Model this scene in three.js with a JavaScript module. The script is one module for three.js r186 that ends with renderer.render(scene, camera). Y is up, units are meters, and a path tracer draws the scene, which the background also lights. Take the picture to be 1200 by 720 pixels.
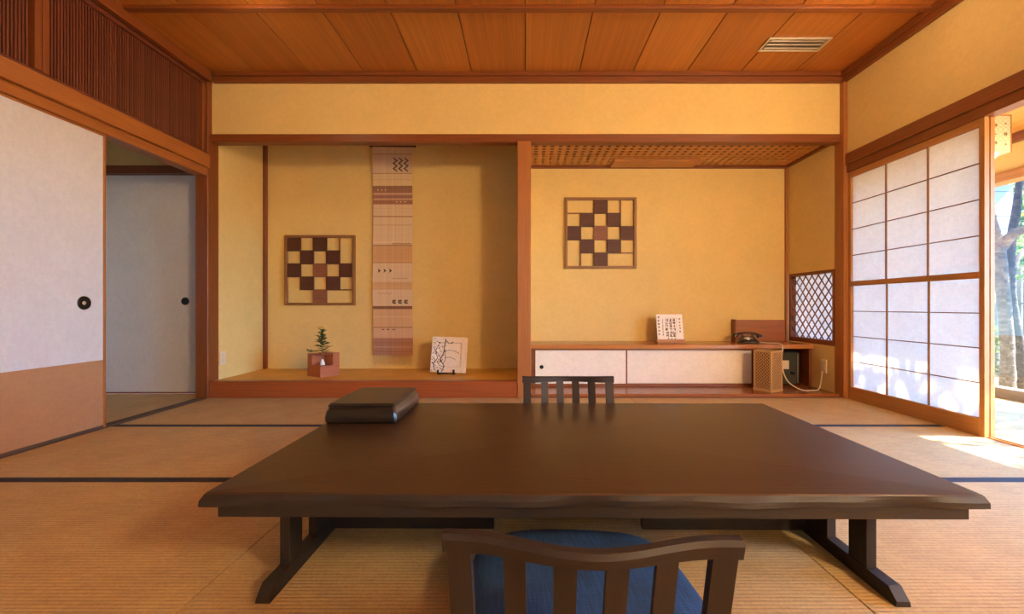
import * as THREE from 'three';
import { Sky } from 'three/addons/objects/Sky.js';
import { mergeGeometries, toCreasedNormals } from 'three/addons/utils/BufferGeometryUtils.js';

// ---------------------------------------------------------------- camera, sky, sun, exposure
const scene = new THREE.Scene();
const FOC = 512, VPX = 615.5, VPY = 359, EYE = 0.8;            // focal length and vanishing point in pixels of 1200x720, eye height in metres
const camera = new THREE.PerspectiveCamera(2 * Math.atan(360 / FOC) * 180 / Math.PI, 1200 / 720, 0.05, 200);
camera.position.set(0, EYE, 0);
camera.lookAt(0, EYE, -1);
camera.setViewOffset(1200, 720, 600 - VPX, 360 - VPY, 1200, 720);

const SUN_DIR = new THREE.Vector3(1, 1.02, 0.17).normalize();
const sky = new Sky();
sky.name = 'sky';
sky.scale.setScalar(1000);
sky.material.uniforms.turbidity.value = 9;
sky.material.uniforms.rayleigh.value = 0.55;
sky.material.uniforms.mieCoefficient.value = 0.005;
sky.material.uniforms.mieDirectionalG.value = 0.7;
sky.material.uniforms.sunPosition.value.copy(SUN_DIR);
scene.add(sky);
scene.environmentIntensity = 0.75;

const sun = new THREE.DirectionalLight(new THREE.Color(1.0, 0.87, 0.68), 13);
sun.name = 'sun';
sun.position.copy(SUN_DIR).multiplyScalar(20);
sun.castShadow = true;
Object.assign(sun.shadow.camera, { left: -9, right: 9, top: 9, bottom: -9, near: 1, far: 45 });
sun.shadow.mapSize.set(4096, 4096);
sun.shadow.radius = 1;
scene.add(sun);

const renderer = new THREE.WebGLRenderer({ antialias: true });
renderer.toneMapping = THREE.LinearToneMapping;
renderer.toneMappingExposure = 4.4;
renderer.shadowMap.enabled = true;
renderer.shadowMap.type = THREE.PCFSoftShadowMap;

// ---------------------------------------------------------------- helpers
let seed = 7;
const rnd = () => { seed = (seed * 1664525 + 1013904223) >>> 0; return seed / 4294967296; };
const rr = (a, b) => a + (b - a) * rnd();
const V = (px, py, D) => [(px - VPX) / FOC * D, EYE + (VPY - py) / FOC * D, -D];   // pixel seen at depth D -> place
const taken = {};
function numbered(n) { const k = taken[n] = (taken[n] ?? -1) + 1; return k ? n + '_' + String(k).padStart(3, '0') : n; }
function tag(o, label, category, group, kind) {
  o.userData.label = label; o.userData.category = category;
  if (group) o.userData.group = group;
  if (kind) o.userData.kind = kind;
  return o;
}
function mk(name, geo, mat, parent, pos) {
  const m = new THREE.Mesh(geo, mat);
  m.name = parent ? name : numbered(name);
  m.castShadow = m.receiveShadow = true;
  if (pos) m.position.set(...pos);
  (parent ?? scene).add(m);
  return m;
}
function grp(name, pos = [0, 0, 0], ry = 0) {
  const g = new THREE.Group();
  g.name = numbered(name); g.position.set(...pos); g.rotation.y = ry;
  scene.add(g);
  return g;
}
// uv in metres by the way each face points, grain (u) along the given axis
function metreUV(geo, grain, off = [0, 0]) {
  const g = geo.index ? geo.toNonIndexed() : geo, p = g.attributes.position, uv = new Float32Array(p.count * 2);
  const a = new THREE.Vector3(), b = new THREE.Vector3(), c = new THREE.Vector3(), ga = 'xyz'.indexOf(grain);
  for (let i = 0; i < p.count; i += 3) {
    a.fromBufferAttribute(p, i); b.fromBufferAttribute(p, i + 1); c.fromBufferAttribute(p, i + 2);
    const n = b.clone().sub(a).cross(c.clone().sub(a)), m = [Math.abs(n.x), Math.abs(n.y), Math.abs(n.z)];
    let d = m.indexOf(Math.max(...m)), u, v;
    if (d === ga) { u = (ga + 1) % 3; v = (ga + 2) % 3; } else { u = ga; v = 3 - d - ga; }
    [a, b, c].forEach((q, k) => { const e = q.toArray(); uv[(i + k) * 2] = e[u] + off[0]; uv[(i + k) * 2 + 1] = e[v] + off[1]; });
  }
  g.setAttribute('uv', new THREE.BufferAttribute(uv, 2));
  return g;
}
// box with chamfered edges, centred, 44 triangles
function cbox(w, h, d, k = 0.002, grain) {
  const A = w / 2, B = h / 2, C = d / 2;
  k = Math.min(k, A * 0.45, B * 0.45, C * 0.45);
  const v = (sx, sy, sz, f) => new THREE.Vector3(sx * (f === 0 ? A : A - k), sy * (f === 1 ? B : B - k), sz * (f === 2 ? C : C - k));
  const out = [];
  const tri = (a, b, c) => {
    const n = b.clone().sub(a).cross(c.clone().sub(a));
    const q = n.dot(a.clone().add(b).add(c)) < 0 ? [a, c, b] : [a, b, c];
    q.forEach((p) => out.push(p.x, p.y, p.z));
  };
  const quad = (a, b, c, e) => { tri(a, b, c); tri(a, c, e); };
  for (const s of [-1, 1]) {
    quad(v(s, -1, -1, 0), v(s, 1, -1, 0), v(s, 1, 1, 0), v(s, -1, 1, 0));
    quad(v(-1, s, -1, 1), v(1, s, -1, 1), v(1, s, 1, 1), v(-1, s, 1, 1));
    quad(v(-1, -1, s, 2), v(1, -1, s, 2), v(1, 1, s, 2), v(-1, 1, s, 2));
    for (const t of [-1, 1]) {
      quad(v(-1, s, t, 1), v(1, s, t, 1), v(1, s, t, 2), v(-1, s, t, 2));
      quad(v(s, -1, t, 0), v(s, 1, t, 0), v(s, 1, t, 2), v(s, -1, t, 2));
      quad(v(s, t, -1, 0), v(s, t, 1, 0), v(s, t, 1, 1), v(s, t, -1, 1));
      for (const r of [-1, 1]) tri(v(s, t, r, 0), v(s, t, r, 1), v(s, t, r, 2));
    }
  }
  const g = new THREE.BufferGeometry();
  g.setAttribute('position', new THREE.Float32BufferAttribute(out, 3));
  g.computeVertexNormals();
  const L = [w, h, d];
  return metreUV(g, grain ?? 'xyz'[L.indexOf(Math.max(...L))], [rnd() * 7, rnd() * 7]);
}
// box between limits: x0..x1, y0..y1 and depths d0..d1 (z = -d); mesh sits at its centre
function bx(name, x0, x1, y0, y1, d0, d1, mat, parent, o = {}) {
  return mk(name, cbox(x1 - x0, y1 - y0, d1 - d0, o.k ?? 0.002, o.g), mat, parent, [(x0 + x1) / 2, (y0 + y1) / 2, -(d0 + d1) / 2]);
}
// closed rings of equal length -> skin with caps
function loft(rings, crease = 0.7, caps = true) {
  const n = rings[0].length, pos = [];
  const put = (...ps) => ps.forEach((p) => pos.push(p[0], p[1], p[2]));
  for (let i = 0; i + 1 < rings.length; i++) for (let j = 0; j < n; j++) {
    const a = rings[i][j], b = rings[i][(j + 1) % n], c = rings[i + 1][(j + 1) % n], d = rings[i + 1][j];
    put(a, b, c, a, c, d);
  }
  if (caps) for (const [r, flip] of [[rings[0], true], [rings[rings.length - 1], false]]) {
    const m = [0, 1, 2].map((k) => r.reduce((s, p) => s + p[k], 0) / n);
    for (let j = 0; j < n; j++) flip ? put(m, r[(j + 1) % n], r[j]) : put(m, r[j], r[(j + 1) % n]);
  }
  let g = new THREE.BufferGeometry();
  g.setAttribute('position', new THREE.Float32BufferAttribute(pos, 3));
  g.setAttribute('uv', new THREE.Float32BufferAttribute(new Float32Array(pos.length / 3 * 2), 2));
  g.computeVertexNormals();
  // turn the skin outwards if it came out inside out
  let vol = 0;
  for (let i = 0; i < pos.length; i += 9) vol += pos[i] * (pos[i + 4] * pos[i + 8] - pos[i + 5] * pos[i + 7]) - pos[i + 1] * (pos[i + 3] * pos[i + 8] - pos[i + 5] * pos[i + 6]) + pos[i + 2] * (pos[i + 3] * pos[i + 7] - pos[i + 4] * pos[i + 6]);
  if (vol < 0) {
    const p = g.attributes.position;
    for (let i = 0; i < p.count; i += 3) { const t = [p.getX(i + 1), p.getY(i + 1), p.getZ(i + 1)]; p.setXYZ(i + 1, p.getX(i + 2), p.getY(i + 2), p.getZ(i + 2)); p.setXYZ(i + 2, ...t); }
    g.computeVertexNormals();
  }
  return toCreasedNormals(g, crease);
}
function tube(pts, r, seg = 24, rad = 8) { return new THREE.TubeGeometry(new THREE.CatmullRomCurve3(pts.map((p) => new THREE.Vector3(...p))), seg, r, rad, false); }
function limb(pts, radii, rad = 12, seg = 5, wob = 0) {        // tapering round limb through points
  const c = new THREE.CatmullRomCurve3(pts.map((p) => new THREE.Vector3(...p))), N = pts.length * seg, fr = c.computeFrenetFrames(N, false), rings = [];
  for (let i = 0; i <= N; i++) {
    const t = i / N, q = c.getPoint(t), f = t * (radii.length - 1), k = Math.min(radii.length - 2, Math.floor(f)), R = radii[k] + (radii[k + 1] - radii[k]) * (f - k);
    rings.push(Array.from({ length: rad }, (_, j) => {
      const a = j / rad * Math.PI * 2, r2 = R * (1 + wob * (rnd() - 0.5));
      return q.clone().addScaledVector(fr.normals[i], Math.cos(a) * r2).addScaledVector(fr.binormals[i], Math.sin(a) * r2).toArray();
    }));
  }
  return loft(rings, 1.2);
}

// ---------------------------------------------------------------- textures
function pnoise(W, H, s) {                                      // periodic value noise on a W x H lattice
  let st = s >>> 0; const R = () => { st = (st * 1664525 + 1013904223) >>> 0; return st / 4294967296; };
  const L = Float32Array.from({ length: W * H }, R), q = (t) => t * t * (3 - 2 * t);
  return (u, v) => {
    const x = u * W, y = v * H, xi = Math.floor(x), yi = Math.floor(y), fx = q(x - xi), fy = q(y - yi);
    const g = (i, j) => L[((j % H + H) % H) * W + ((i % W + W) % W)];
    return (g(xi, yi) * (1 - fx) + g(xi + 1, yi) * fx) * (1 - fy) + (g(xi, yi + 1) * (1 - fx) + g(xi + 1, yi + 1) * fx) * fy;
  };
}
function tex(W, H, f, sizeU, sizeV, srgb = true) {              // f(u, v) -> [r, g, b] 0..1; one tile covers sizeU x sizeV metres
  const d = new Uint8Array(W * H * 4);
  for (let j = 0; j < H; j++) for (let i = 0; i < W; i++) {
    const c = f((i + 0.5) / W, (j + 0.5) / H), k = (j * W + i) * 4;
    for (let q = 0; q < 3; q++) d[k + q] = Math.max(0, Math.min(255, Math.round((c.length ? c[q] : c) * 255)));
    d[k + 3] = 255;
  }
  const t = new THREE.DataTexture(d, W, H, THREE.RGBAFormat);
  t.wrapS = t.wrapT = THREE.RepeatWrapping; t.magFilter = THREE.LinearFilter; t.minFilter = THREE.LinearMipmapLinearFilter; t.generateMipmaps = true;
  t.repeat.set(1 / sizeU, 1 / sizeV);
  if (srgb) t.colorSpace = THREE.SRGBColorSpace;
  t.needsUpdate = true;
  return t;
}
const n1 = pnoise(6, 64, 11), n2 = pnoise(14, 190, 12), n3 = pnoise(4, 10, 13), n4 = pnoise(60, 256, 14);
const grainF = (u, v) => {                                      // straight-grained wood
  const w = v + 0.012 * n3(u, v);
  return 0.80 + 0.20 * (0.45 * n1(u, w) + 0.35 * n2(u, w) + 0.2 * n4(u, w));
};
const T_GRAIN = tex(512, 512, (u, v) => { const g = grainF(u, v); return [g, g * 0.985, g * 0.96]; }, 1.6, 0.5);
const T_GRAIN_B = tex(512, 512, (u, v) => n2(u, v) * 0.6 + n4(u, v) * 0.4, 1.6, 0.5, false);
const p1 = pnoise(3, 6, 21), p2 = pnoise(8, 200, 22), p3 = pnoise(2, 12, 23);
const T_PLANK = tex(512, 512, (u, v) => {                       // wide cedar board with flowing figure
  const r = v * 26 + 5 * p1(u, v) + 1.5 * p3(u, v), ring = Math.pow(0.5 + 0.5 * Math.sin(r * 6.2832 / 2), 3);
  const g = 0.83 + 0.08 * p3(u, v) + 0.10 * p2(u, v) - 0.03 * ring;
  return [g, g * 0.97, g * 0.93];
}, 4, 0.93);
const f1 = pnoise(40, 40, 31), f2 = pnoise(150, 150, 32), f3 = pnoise(7, 7, 33);
const T_PLASTER = tex(512, 512, (u, v) => { const g = 0.93 + 0.02 * f3(u, v) + 0.02 * f1(u, v) + 0.025 * f2(u, v); return [g, g * 0.995, g * 0.98]; }, 1.1, 1.1);
const T_PLASTER_B = tex(512, 512, (u, v) => 0.5 * f1(u, v) + 0.5 * f2(u, v), 0.6, 0.6, false);
const s1 = pnoise(10, 64, 41), s2 = pnoise(90, 64, 42), s3 = pnoise(5, 3, 43);
const rib = (v) => Math.pow(Math.abs(Math.sin(v * Math.PI * 32)), 0.6);         // 32 ribs in 0.48 m: one each 15 mm
const T_MAT = tex(512, 1024, (u, v) => {
  const g = 0.74 + 0.13 * rib(v) + 0.06 * s1(u, v) + 0.08 * s2(u, v) + 0.05 * s3(u, v);
  return [g, g * (0.985 + 0.02 * s1(u, v)), g * 0.94];
}, 0.5, 0.48);
const T_MAT_B = tex(512, 1024, (u, v) => 0.75 * rib(v) + 0.25 * s2(u, v), 0.5, 0.48, false);
const w1 = pnoise(24, 50, 51), w2 = pnoise(120, 30, 52), w3 = pnoise(6, 6, 53);
const T_PAPER = tex(512, 512, (u, v) => { const g = 0.93 + 0.03 * w1(u, v) + 0.025 * w2(u, v) + 0.015 * w3(u, v); return [g, g, g]; }, 0.6, 0.6);
const c1 = pnoise(128, 8, 61), c2 = pnoise(12, 128, 62), c3 = pnoise(5, 5, 63);
const T_CLOTH = tex(512, 512, (u, v) => { const g = 0.6 + 0.22 * c1(u, v) + 0.12 * c2(u, v) + 0.2 * c3(u, v); return [g * 0.9, g * 0.97, g]; }, 0.3, 0.3);
const b1 = pnoise(24, 9, 71), b2 = pnoise(90, 40, 72);
const T_BARK = tex(256, 512, (u, v) => { const g = 0.5 + 0.3 * b1(u, v) + 0.2 * b2(u, v); return [g, g * 0.98, g * 0.95]; }, 1, 1);

const col = (r, g, b) => new THREE.Color().setRGB(r, g, b);    // linear
const std = (o) => new THREE.MeshStandardMaterial(o);
const wood = (r, g, b, rough = 0.5, bump = 0.0004) => std({ color: col(r, g, b), map: T_GRAIN, bumpMap: T_GRAIN_B, bumpScale: bump, roughness: rough });
const M = {
  trim: wood(0.27, 0.076, 0.019, 0.4),
  trimDark: wood(0.12, 0.027, 0.013, 0.4),
  post: wood(0.47, 0.17, 0.042, 0.45),
  light: wood(0.56, 0.255, 0.075, 0.42),
  slat: wood(0.18, 0.045, 0.022, 0.5),
  plank: [[0.55, 0.195, 0.03], [0.51, 0.175, 0.027], [0.59, 0.215, 0.035], [0.49, 0.165, 0.025]].map((c) => std({ color: col(...c), map: T_PLANK, roughness: 0.5 })),
  plaster: std({ color: col(0.82, 0.605, 0.24), map: T_PLASTER, bumpMap: T_PLASTER_B, bumpScale: 0.0005, roughness: 0.95 }),
  mat: [[0.62, 0.42, 0.205], [0.60, 0.405, 0.195], [0.64, 0.435, 0.215]].map((c) => std({ color: col(...c), map: T_MAT, bumpMap: T_MAT_B, bumpScale: 0.0016, roughness: 0.75 })),
  matPale: std({ color: col(0.50, 0.37, 0.19), map: T_MAT, bumpMap: T_MAT_B, bumpScale: 0.0012, roughness: 0.75 }),
  matOchre: std({ color: col(0.86, 0.47, 0.10), map: T_MAT, bumpMap: T_MAT_B, bumpScale: 0.0010, roughness: 0.6 }),
  heri: std({ color: col(0.022, 0.02, 0.032), roughness: 0.8 }),
  sill: wood(0.12, 0.075, 0.05, 0.5),
  fusuma: std({ color: col(0.70, 0.695, 0.735), map: T_PAPER, roughness: 0.85 }),
  fusumaBrown: std({ color: col(0.47, 0.245, 0.12), map: T_PAPER, roughness: 0.85 }),
  door: std({ color: col(0.92, 0.84, 0.72), map: T_PAPER, roughness: 0.8 }),
  washi: new THREE.MeshPhysicalMaterial({ color: col(0.94, 0.90, 0.85), map: T_PAPER, roughness: 1, transmission: 0.5, thickness: 0, side: THREE.DoubleSide }),
  glass: new THREE.MeshPhysicalMaterial({ color: col(1, 1, 1), roughness: 0, transmission: 1, thickness: 0, ior: 1.45 }),
  blackMetal: std({ color: col(0.012, 0.012, 0.012), roughness: 0.35, metalness: 0.5 }),
  tableTop: std({ color: col(0.064, 0.032, 0.0145), map: T_GRAIN, bumpMap: T_GRAIN_B, bumpScale: 0.0002, roughness: 0.36 }),
  tableEdge: std({ color: col(0.022, 0.014, 0.011), map: T_GRAIN, bumpMap: T_GRAIN_B, bumpScale: 0.0004, roughness: 0.55 }),
  chair: std({ color: col(0.021, 0.0105, 0.0072), map: T_GRAIN, bumpMap: T_GRAIN_B, bumpScale: 0.0003, roughness: 0.6 }),
  lacquer: new THREE.MeshPhysicalMaterial({ color: col(0.006, 0.006, 0.007), roughness: 0.28, clearcoat: 0.6, clearcoatRoughness: 0.15 }),
  lacquerTop: new THREE.MeshPhysicalMaterial({ color: col(0.012, 0.010, 0.009), roughness: 0.42, clearcoat: 0.3, clearcoatRoughness: 0.3 }),
  indigo: std({ color: col(0.022, 0.085, 0.26), map: T_CLOTH, bumpMap: T_CLOTH, bumpScale: 0.002, roughness: 0.95 }),
  white: std({ color: col(0.85, 0.83, 0.79), roughness: 0.5 }),
  ivory: std({ color: col(0.72, 0.62, 0.46), roughness: 0.5 }),
  tileDark: std({ color: col(0.105, 0.032, 0.018), map: T_GRAIN, bumpMap: T_GRAIN_B, bumpScale: 0.0006, roughness: 0.6 }),
  tileMid: std({ color: col(0.30, 0.115, 0.06), map: T_GRAIN, bumpMap: T_GRAIN_B, bumpScale: 0.0006, roughness: 0.6 }),
  lattice: wood(0.33, 0.15, 0.05, 0.5),
  cherry: wood(0.50, 0.155, 0.06, 0.4),
  bamboo: wood(0.66, 0.40, 0.17, 0.5),
  bambooDark: wood(0.16, 0.06, 0.02, 0.6),
  bark: std({ color: col(0.20, 0.17, 0.14), map: T_BARK, bumpMap: T_BARK, bumpScale: 0.02, roughness: 0.95 }),
  barkDark: std({ color: col(0.075, 0.06, 0.055), map: T_BARK, bumpMap: T_BARK, bumpScale: 0.02, roughness: 0.95 }),
  soil: std({ color: col(0.24, 0.22, 0.16), map: T_PLASTER, roughness: 1 }),
  fence: std({ color: col(0.34, 0.33, 0.27), map: T_GRAIN, roughness: 0.8 }),
  siding: std({ color: col(0.26, 0.29, 0.33), map: T_PLASTER, roughness: 0.8 }),
  alu: std({ color: col(0.62, 0.56, 0.48), roughness: 0.35, metalness: 0.7 }),
  aluDark: std({ color: col(0.26, 0.2, 0.15), roughness: 0.5, metalness: 0.5 }),
  leafA: new THREE.MeshPhysicalMaterial({ color: col(0.16, 0.30, 0.06), roughness: 1, transmission: 0.4, thickness: 0, side: THREE.DoubleSide }),
  leafB: new THREE.MeshPhysicalMaterial({ color: col(0.42, 0.52, 0.05), roughness: 1, transmission: 0.5, thickness: 0, side: THREE.DoubleSide }),
  leafDark: std({ color: col(0.04, 0.085, 0.022), roughness: 0.5, side: THREE.DoubleSide }),
  petal: std({ color: col(0.70, 0.52, 0.12), roughness: 0.7 }),
  phone: new THREE.MeshPhysicalMaterial({ color: col(0.012, 0.012, 0.012), roughness: 0.22, clearcoat: 0.8, clearcoatRoughness: 0.1 }),
  safe: std({ color: col(0.045, 0.05, 0.045), roughness: 0.35 }),
  cord: std({ color: col(0.70, 0.58, 0.44), roughness: 0.6 }),
};

// ---------------------------------------------------------------- room measures (metres; depth D = -z)
const XL = -2.75, XR = 2.79, DF = 3.83, DB = 4.61, DN = -1.64, HC = 2.835;
const S = 'structure';

// ---- floor: eighteen mats with cloth borders on the long edges
{
  const fl = grp('floor');
  tag(fl, 'tatami floor of straw mats edged with dark cloth', 'floor', null, S);
  bx('floor_slab', -5.3, 4.4, -0.3, -0.056, -1.9, 5.3, M.slat, fl);
  const rows = [DN, -0.725, 0.187, 1.099, 2.011, 2.923, 3.835], cols = [XL, -0.91, 0.91, XR];
  for (let r = 0; r < 6; r++) for (let c = 0; c < 3; c++) {
    const x0 = cols[c] + 0.0014, x1 = cols[c + 1] - 0.0014, d0 = rows[r] + 0.0006, d1 = rows[r + 1] - 0.0006;
    const m = bx('tatami_mat', x0, x1, -0.055, 0, d0, d1, M.mat[(r * 2 + c) % 3], fl, { k: 0.0015, g: 'x' });
    for (const s of [-1, 1]) {
      const b = mk('cloth_border', cbox(x1 - x0 + 0.0004, 0.004, 0.026, 0.0008), M.heri, m, [0, 0.0268, s * ((d1 - d0) / 2 - 0.013)]);
    }
  }
}
// ---- ceiling: wide boards lapped side by side, crossed by thin battens
{
  const ce = grp('ceiling');
  tag(ce, 'reddish cedar board ceiling with thin cross battens', 'ceiling', null, S);
  const pitch = 0.467;
  for (let k = -6; k < 6; k++) {
    const x0 = Math.max(k * pitch, XL - 0.05), x1 = Math.min((k + 1) * pitch, XR + 0.05);
    if (x1 <= x0) continue;
    bx('ceiling_board', x0 + 0.0035, x1 - 0.0035, HC, HC + 0.012, DN - 0.05, DF + 0.08, M.plank[(k + 12) * 3 % 4], ce, { k: 0.003, g: 'z' });
  }
  bx('ceiling_backing', XL - 0.1, XR + 0.1, HC + 0.0125, HC + 0.03, DN - 0.1, DF + 0.1, M.slat, ce);
  for (const d of [-0.66, 0.24, 1.14, 2.04, 2.944]) bx('ceiling_batten', XL + 0.01, XR - 0.01, HC - 0.024, HC, d, d + 0.052, M.trim, ce, { k: 0.003 });
}
// roof slab over room, veranda and side room
tag(bx('roof', -5.3, 4.4, HC + 0.032, HC + 0.3, -1.95, 5.3, M.slat), 'dark roof slab lying over the whole house', 'roof', null, S);

let trimNo = 0;
const trimAt = (label, x0, x1, y0, y1, d0, d1, mat, o) => {
  const m = bx('trim_' + ++trimNo, x0, x1, y0, y1, d0, d1, mat, null, o);
  return tag(m, label, 'trim', null, S);
};
// ---- posts
trimAt('reddish wooden corner post between sliding door opening and alcove', -2.86, XL, -0.05, HC, 3.785, 3.92, M.trim, { k: 0.004 });
trimAt('smooth reddish alcove pillar standing between the two alcoves', -0.07, 0.05, 0, 2.236, 3.79, 3.9, M.post, { k: 0.006 });
trimAt('brown corner post between paper screen and lattice window', 2.76, 2.87, -0.05, HC, 3.785, 3.90, M.post, { k: 0.004 });
trimAt('thin wooden strip in the far corner of the scroll alcove', XL, -2.715, 0.14, 2.6, 4.575, 4.61, M.trim);
trimAt('thin wooden strip in the far corner of the cabinet alcove', 2.735, 2.76, 0.43, 2.27, 4.585, 4.61, M.post);
// ---- lintel over the alcoves and the small wall above
trimAt('long wooden lintel beam running above both alcoves', XL + 0.001, 2.785, 2.236, 2.307, 3.82, 3.91, M.trim, { k: 0.004 });
{
  const w = grp('wall_back'); tag(w, 'ochre plaster back walls of the alcoves and the band above the lintel', 'wall', null, S);
  bx('upper_wall', XL, 2.785, 2.307, HC, 3.835, 3.90, M.plaster, w, { g: 'x', k: 0 });
  bx('alcove_wall', -2.9, -0.01, -0.05, 2.83, DB, DB + 0.12, M.plaster, w, { g: 'x', k: 0 });
  bx('alcove_wall', -0.01, 2.9, -0.05, 2.83, DB, DB + 0.12, M.plaster, w, { g: 'x', k: 0 });
  bx('alcove_divider', -0.055, 0.035, 0.0, 2.83, 3.9, DB, M.plaster, w, { g: 'z', k: 0 });
}
// ceiling mouldings
trimAt('stepped ceiling moulding along the back wall', XL + 0.03, XR - 0.03, 2.752, HC - 0.0005, 3.80, 3.834, M.trim);
trimAt('narrow upper lip of the ceiling moulding on the back wall', XL + 0.05, XR - 0.05, 2.80, HC - 0.0005, 3.778, 3.7995, M.trim);
trimAt('dark ceiling moulding above the slatted transom', XL, XL + 0.035, 2.745, HC - 0.0005, DN, 3.785, M.trim);
trimAt('dark ceiling moulding above the plain wall over the screens', XR - 0.035, XR, 2.745, HC - 0.0005, DN, 3.785, M.trim);
trimAt('thin upper lip of the dark moulding over the screens', XR - 0.055, XR - 0.0355, 2.79, HC - 0.0005, DN, 3.785, M.trim);

// ---- left side: head track, tie beam, slatted transom, sill
{
  const w = grp('wall_left'); tag(w, 'pale plaster side wall of the scroll alcove and wall beyond the doors', 'wall', null, S);
  bx('alcove_side_wall', -2.87, XL, -0.05, 2.83, 3.921, DB, M.plaster, w, { g: 'z', k: 0 });
  bx('end_wall', -2.86, XL, 0, 2.0, DN - 0.05, -0.9, M.plaster, w, { g: 'z', k: 0 });
}
trimAt('lower grooved head rail over the white sliding doors', -2.855, -2.752, 1.93, 1.997, DN, 3.784, M.post, { k: 0.003 });
trimAt('wide wooden tie beam below the slatted transom', -2.86, -2.727, 1.998, 2.11, DN, 3.784, M.post, { k: 0.004 });
{
  const s = grp('trim_' + ++trimNo); tag(s, 'dark grooved sill in the floor under the white sliding doors', 'sill', null, S);
  bx('sill_board', -2.86, XL - 0.001, -0.055, -0.006, DN, 3.784, M.sill, s);
  for (const [a, b] of [[-2.86, -2.848], [-2.826, -2.81], [-2.788, -2.7515]]) bx('track_ridge', a, b, -0.006, 0.001, DN, 3.784, M.sill, s, { k: 0.001 });
}
{
  const t = grp('slatted_transom'); tag(t, 'dark reddish transom of thin upright slats above sliding doors', 'transom', null, S);
  bx('backing_board', -2.83, -2.822, 2.112, 2.745, 0.6, 3.784, M.slat, t);
  bx('bottom_rail', -2.82, -2.765, 2.111, 2.14, 0.6, 3.784, M.slat, t);
  bx('top_rail', -2.82, -2.765, 2.715, 2.745, 0.6, 3.784, M.slat, t);
  for (const d of [1.46, 2.46, 2.50, 3.735]) bx('stile', -2.815, -2.76, 2.14, 2.715, d, d + 0.036, M.trim, t);
  const gs = [0, 1, 2].map(() => cbox(0.009, 0.575, 0.0095, 0.001));
  const ms = [M.slat, wood(0.21, 0.056, 0.027, 0.5), wood(0.14, 0.034, 0.018, 0.5)];
  let k = 0;
  for (let d = 0.62; d < 3.73; d += 0.0182) {
    if ([1.46, 2.46, 2.50].some((q) => d > q - 0.008 && d < q + 0.044)) continue;
    mk('slat', gs[k % 3], ms[(k * 7 + (k >> 2)) % 3], t, [-2.785, 2.4275, -d]); k++;
  }
  tag(bx('wall_above_transom', -2.86, -2.75, 2.746, HC, DN, 3.784, M.slat), 'dark strip of wall hidden behind the left ceiling moulding', 'wall', null, S);
  tag(bx('wall_behind_transom', -2.86, -2.84, 2.11, 2.746, DN, 3.784, M.slat), 'dark wall closing the back of the transom', 'wall', null, S);
}
// ---- white sliding doors of the left side
const pullGeo = (() => {
  const P = [[0, 0.002], [0.026, 0.002], [0.03, 0.0045], [0.036, 0.006], [0.041, 0.0045], [0.042, 0]].map((p) => new THREE.Vector2(...p));
  return new THREE.LatheGeometry(P, 28);
})();
let doorNo = 0;
function fusuma(xf, d0, d1, label, pullD) {
  const g = grp('door_' + ++doorNo, [xf, 0, -(d0 + d1) / 2]); tag(g, label, 'door', null, S);
  const w = d1 - d0, L = (n, y0, y1, a, b, x0, x1, mat) => mk(n, cbox(x1 - x0, y1 - y0, b - a, 0.0015), mat, g, [(x0 + x1) / 2, (y0 + y1) / 2, -(a + b) / 2]);
  L('upper_panel', 0.447, 1.915, -w / 2 + 0.018, w / 2 - 0.018, -0.018, -0.002, M.fusuma);
  L('lower_panel', 0.02, 0.447, -w / 2 + 0.018, w / 2 - 0.018, -0.0185, -0.0025, M.fusumaBrown);
  for (const s of [-1, 1]) L('stile', 0.0, 1.93, Math.min(s * w / 2, s * (w / 2 - 0.018)), Math.max(s * w / 2, s * (w / 2 - 0.018)), -0.021, 0, M.post);
  L('top_rail', 1.915, 1.929, -w / 2 + 0.018, w / 2 - 0.018, -0.021, 0, M.post);
  L('bottom_rail', 0.0, 0.02, -w / 2 + 0.018, w / 2 - 0.018, -0.021, 0, M.sill);
  const pull = mk('finger_pull', pullGeo, M.blackMetal, g, [-0.002, 0.82, -(pullD - (d0 + d1) / 2)]);
  pull.rotation.z = -Math.PI / 2; pull.scale.set(1.02, 1, 1.02);
  const boss = mk('pull_boss', new THREE.SphereGeometry(0.012, 12, 8), M.alu, pull, [0, 0.002, 0]); boss.scale.y = 0.3;
  return g;
}
fusuma(-2.767, 1.93, 2.885, 'white sliding door with brown lower band beside the opening', 2.742);
fusuma(-2.8, 0.98, 1.95, 'white sliding door with brown band in the rear groove', 1.1);
fusuma(-2.767, 0.03, 1.0, 'white sliding door with brown band behind the viewpoint edge', 0.9);
fusuma(-2.8, -0.92, 0.05, 'white sliding door with brown band at the room end', -0.1);

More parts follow.
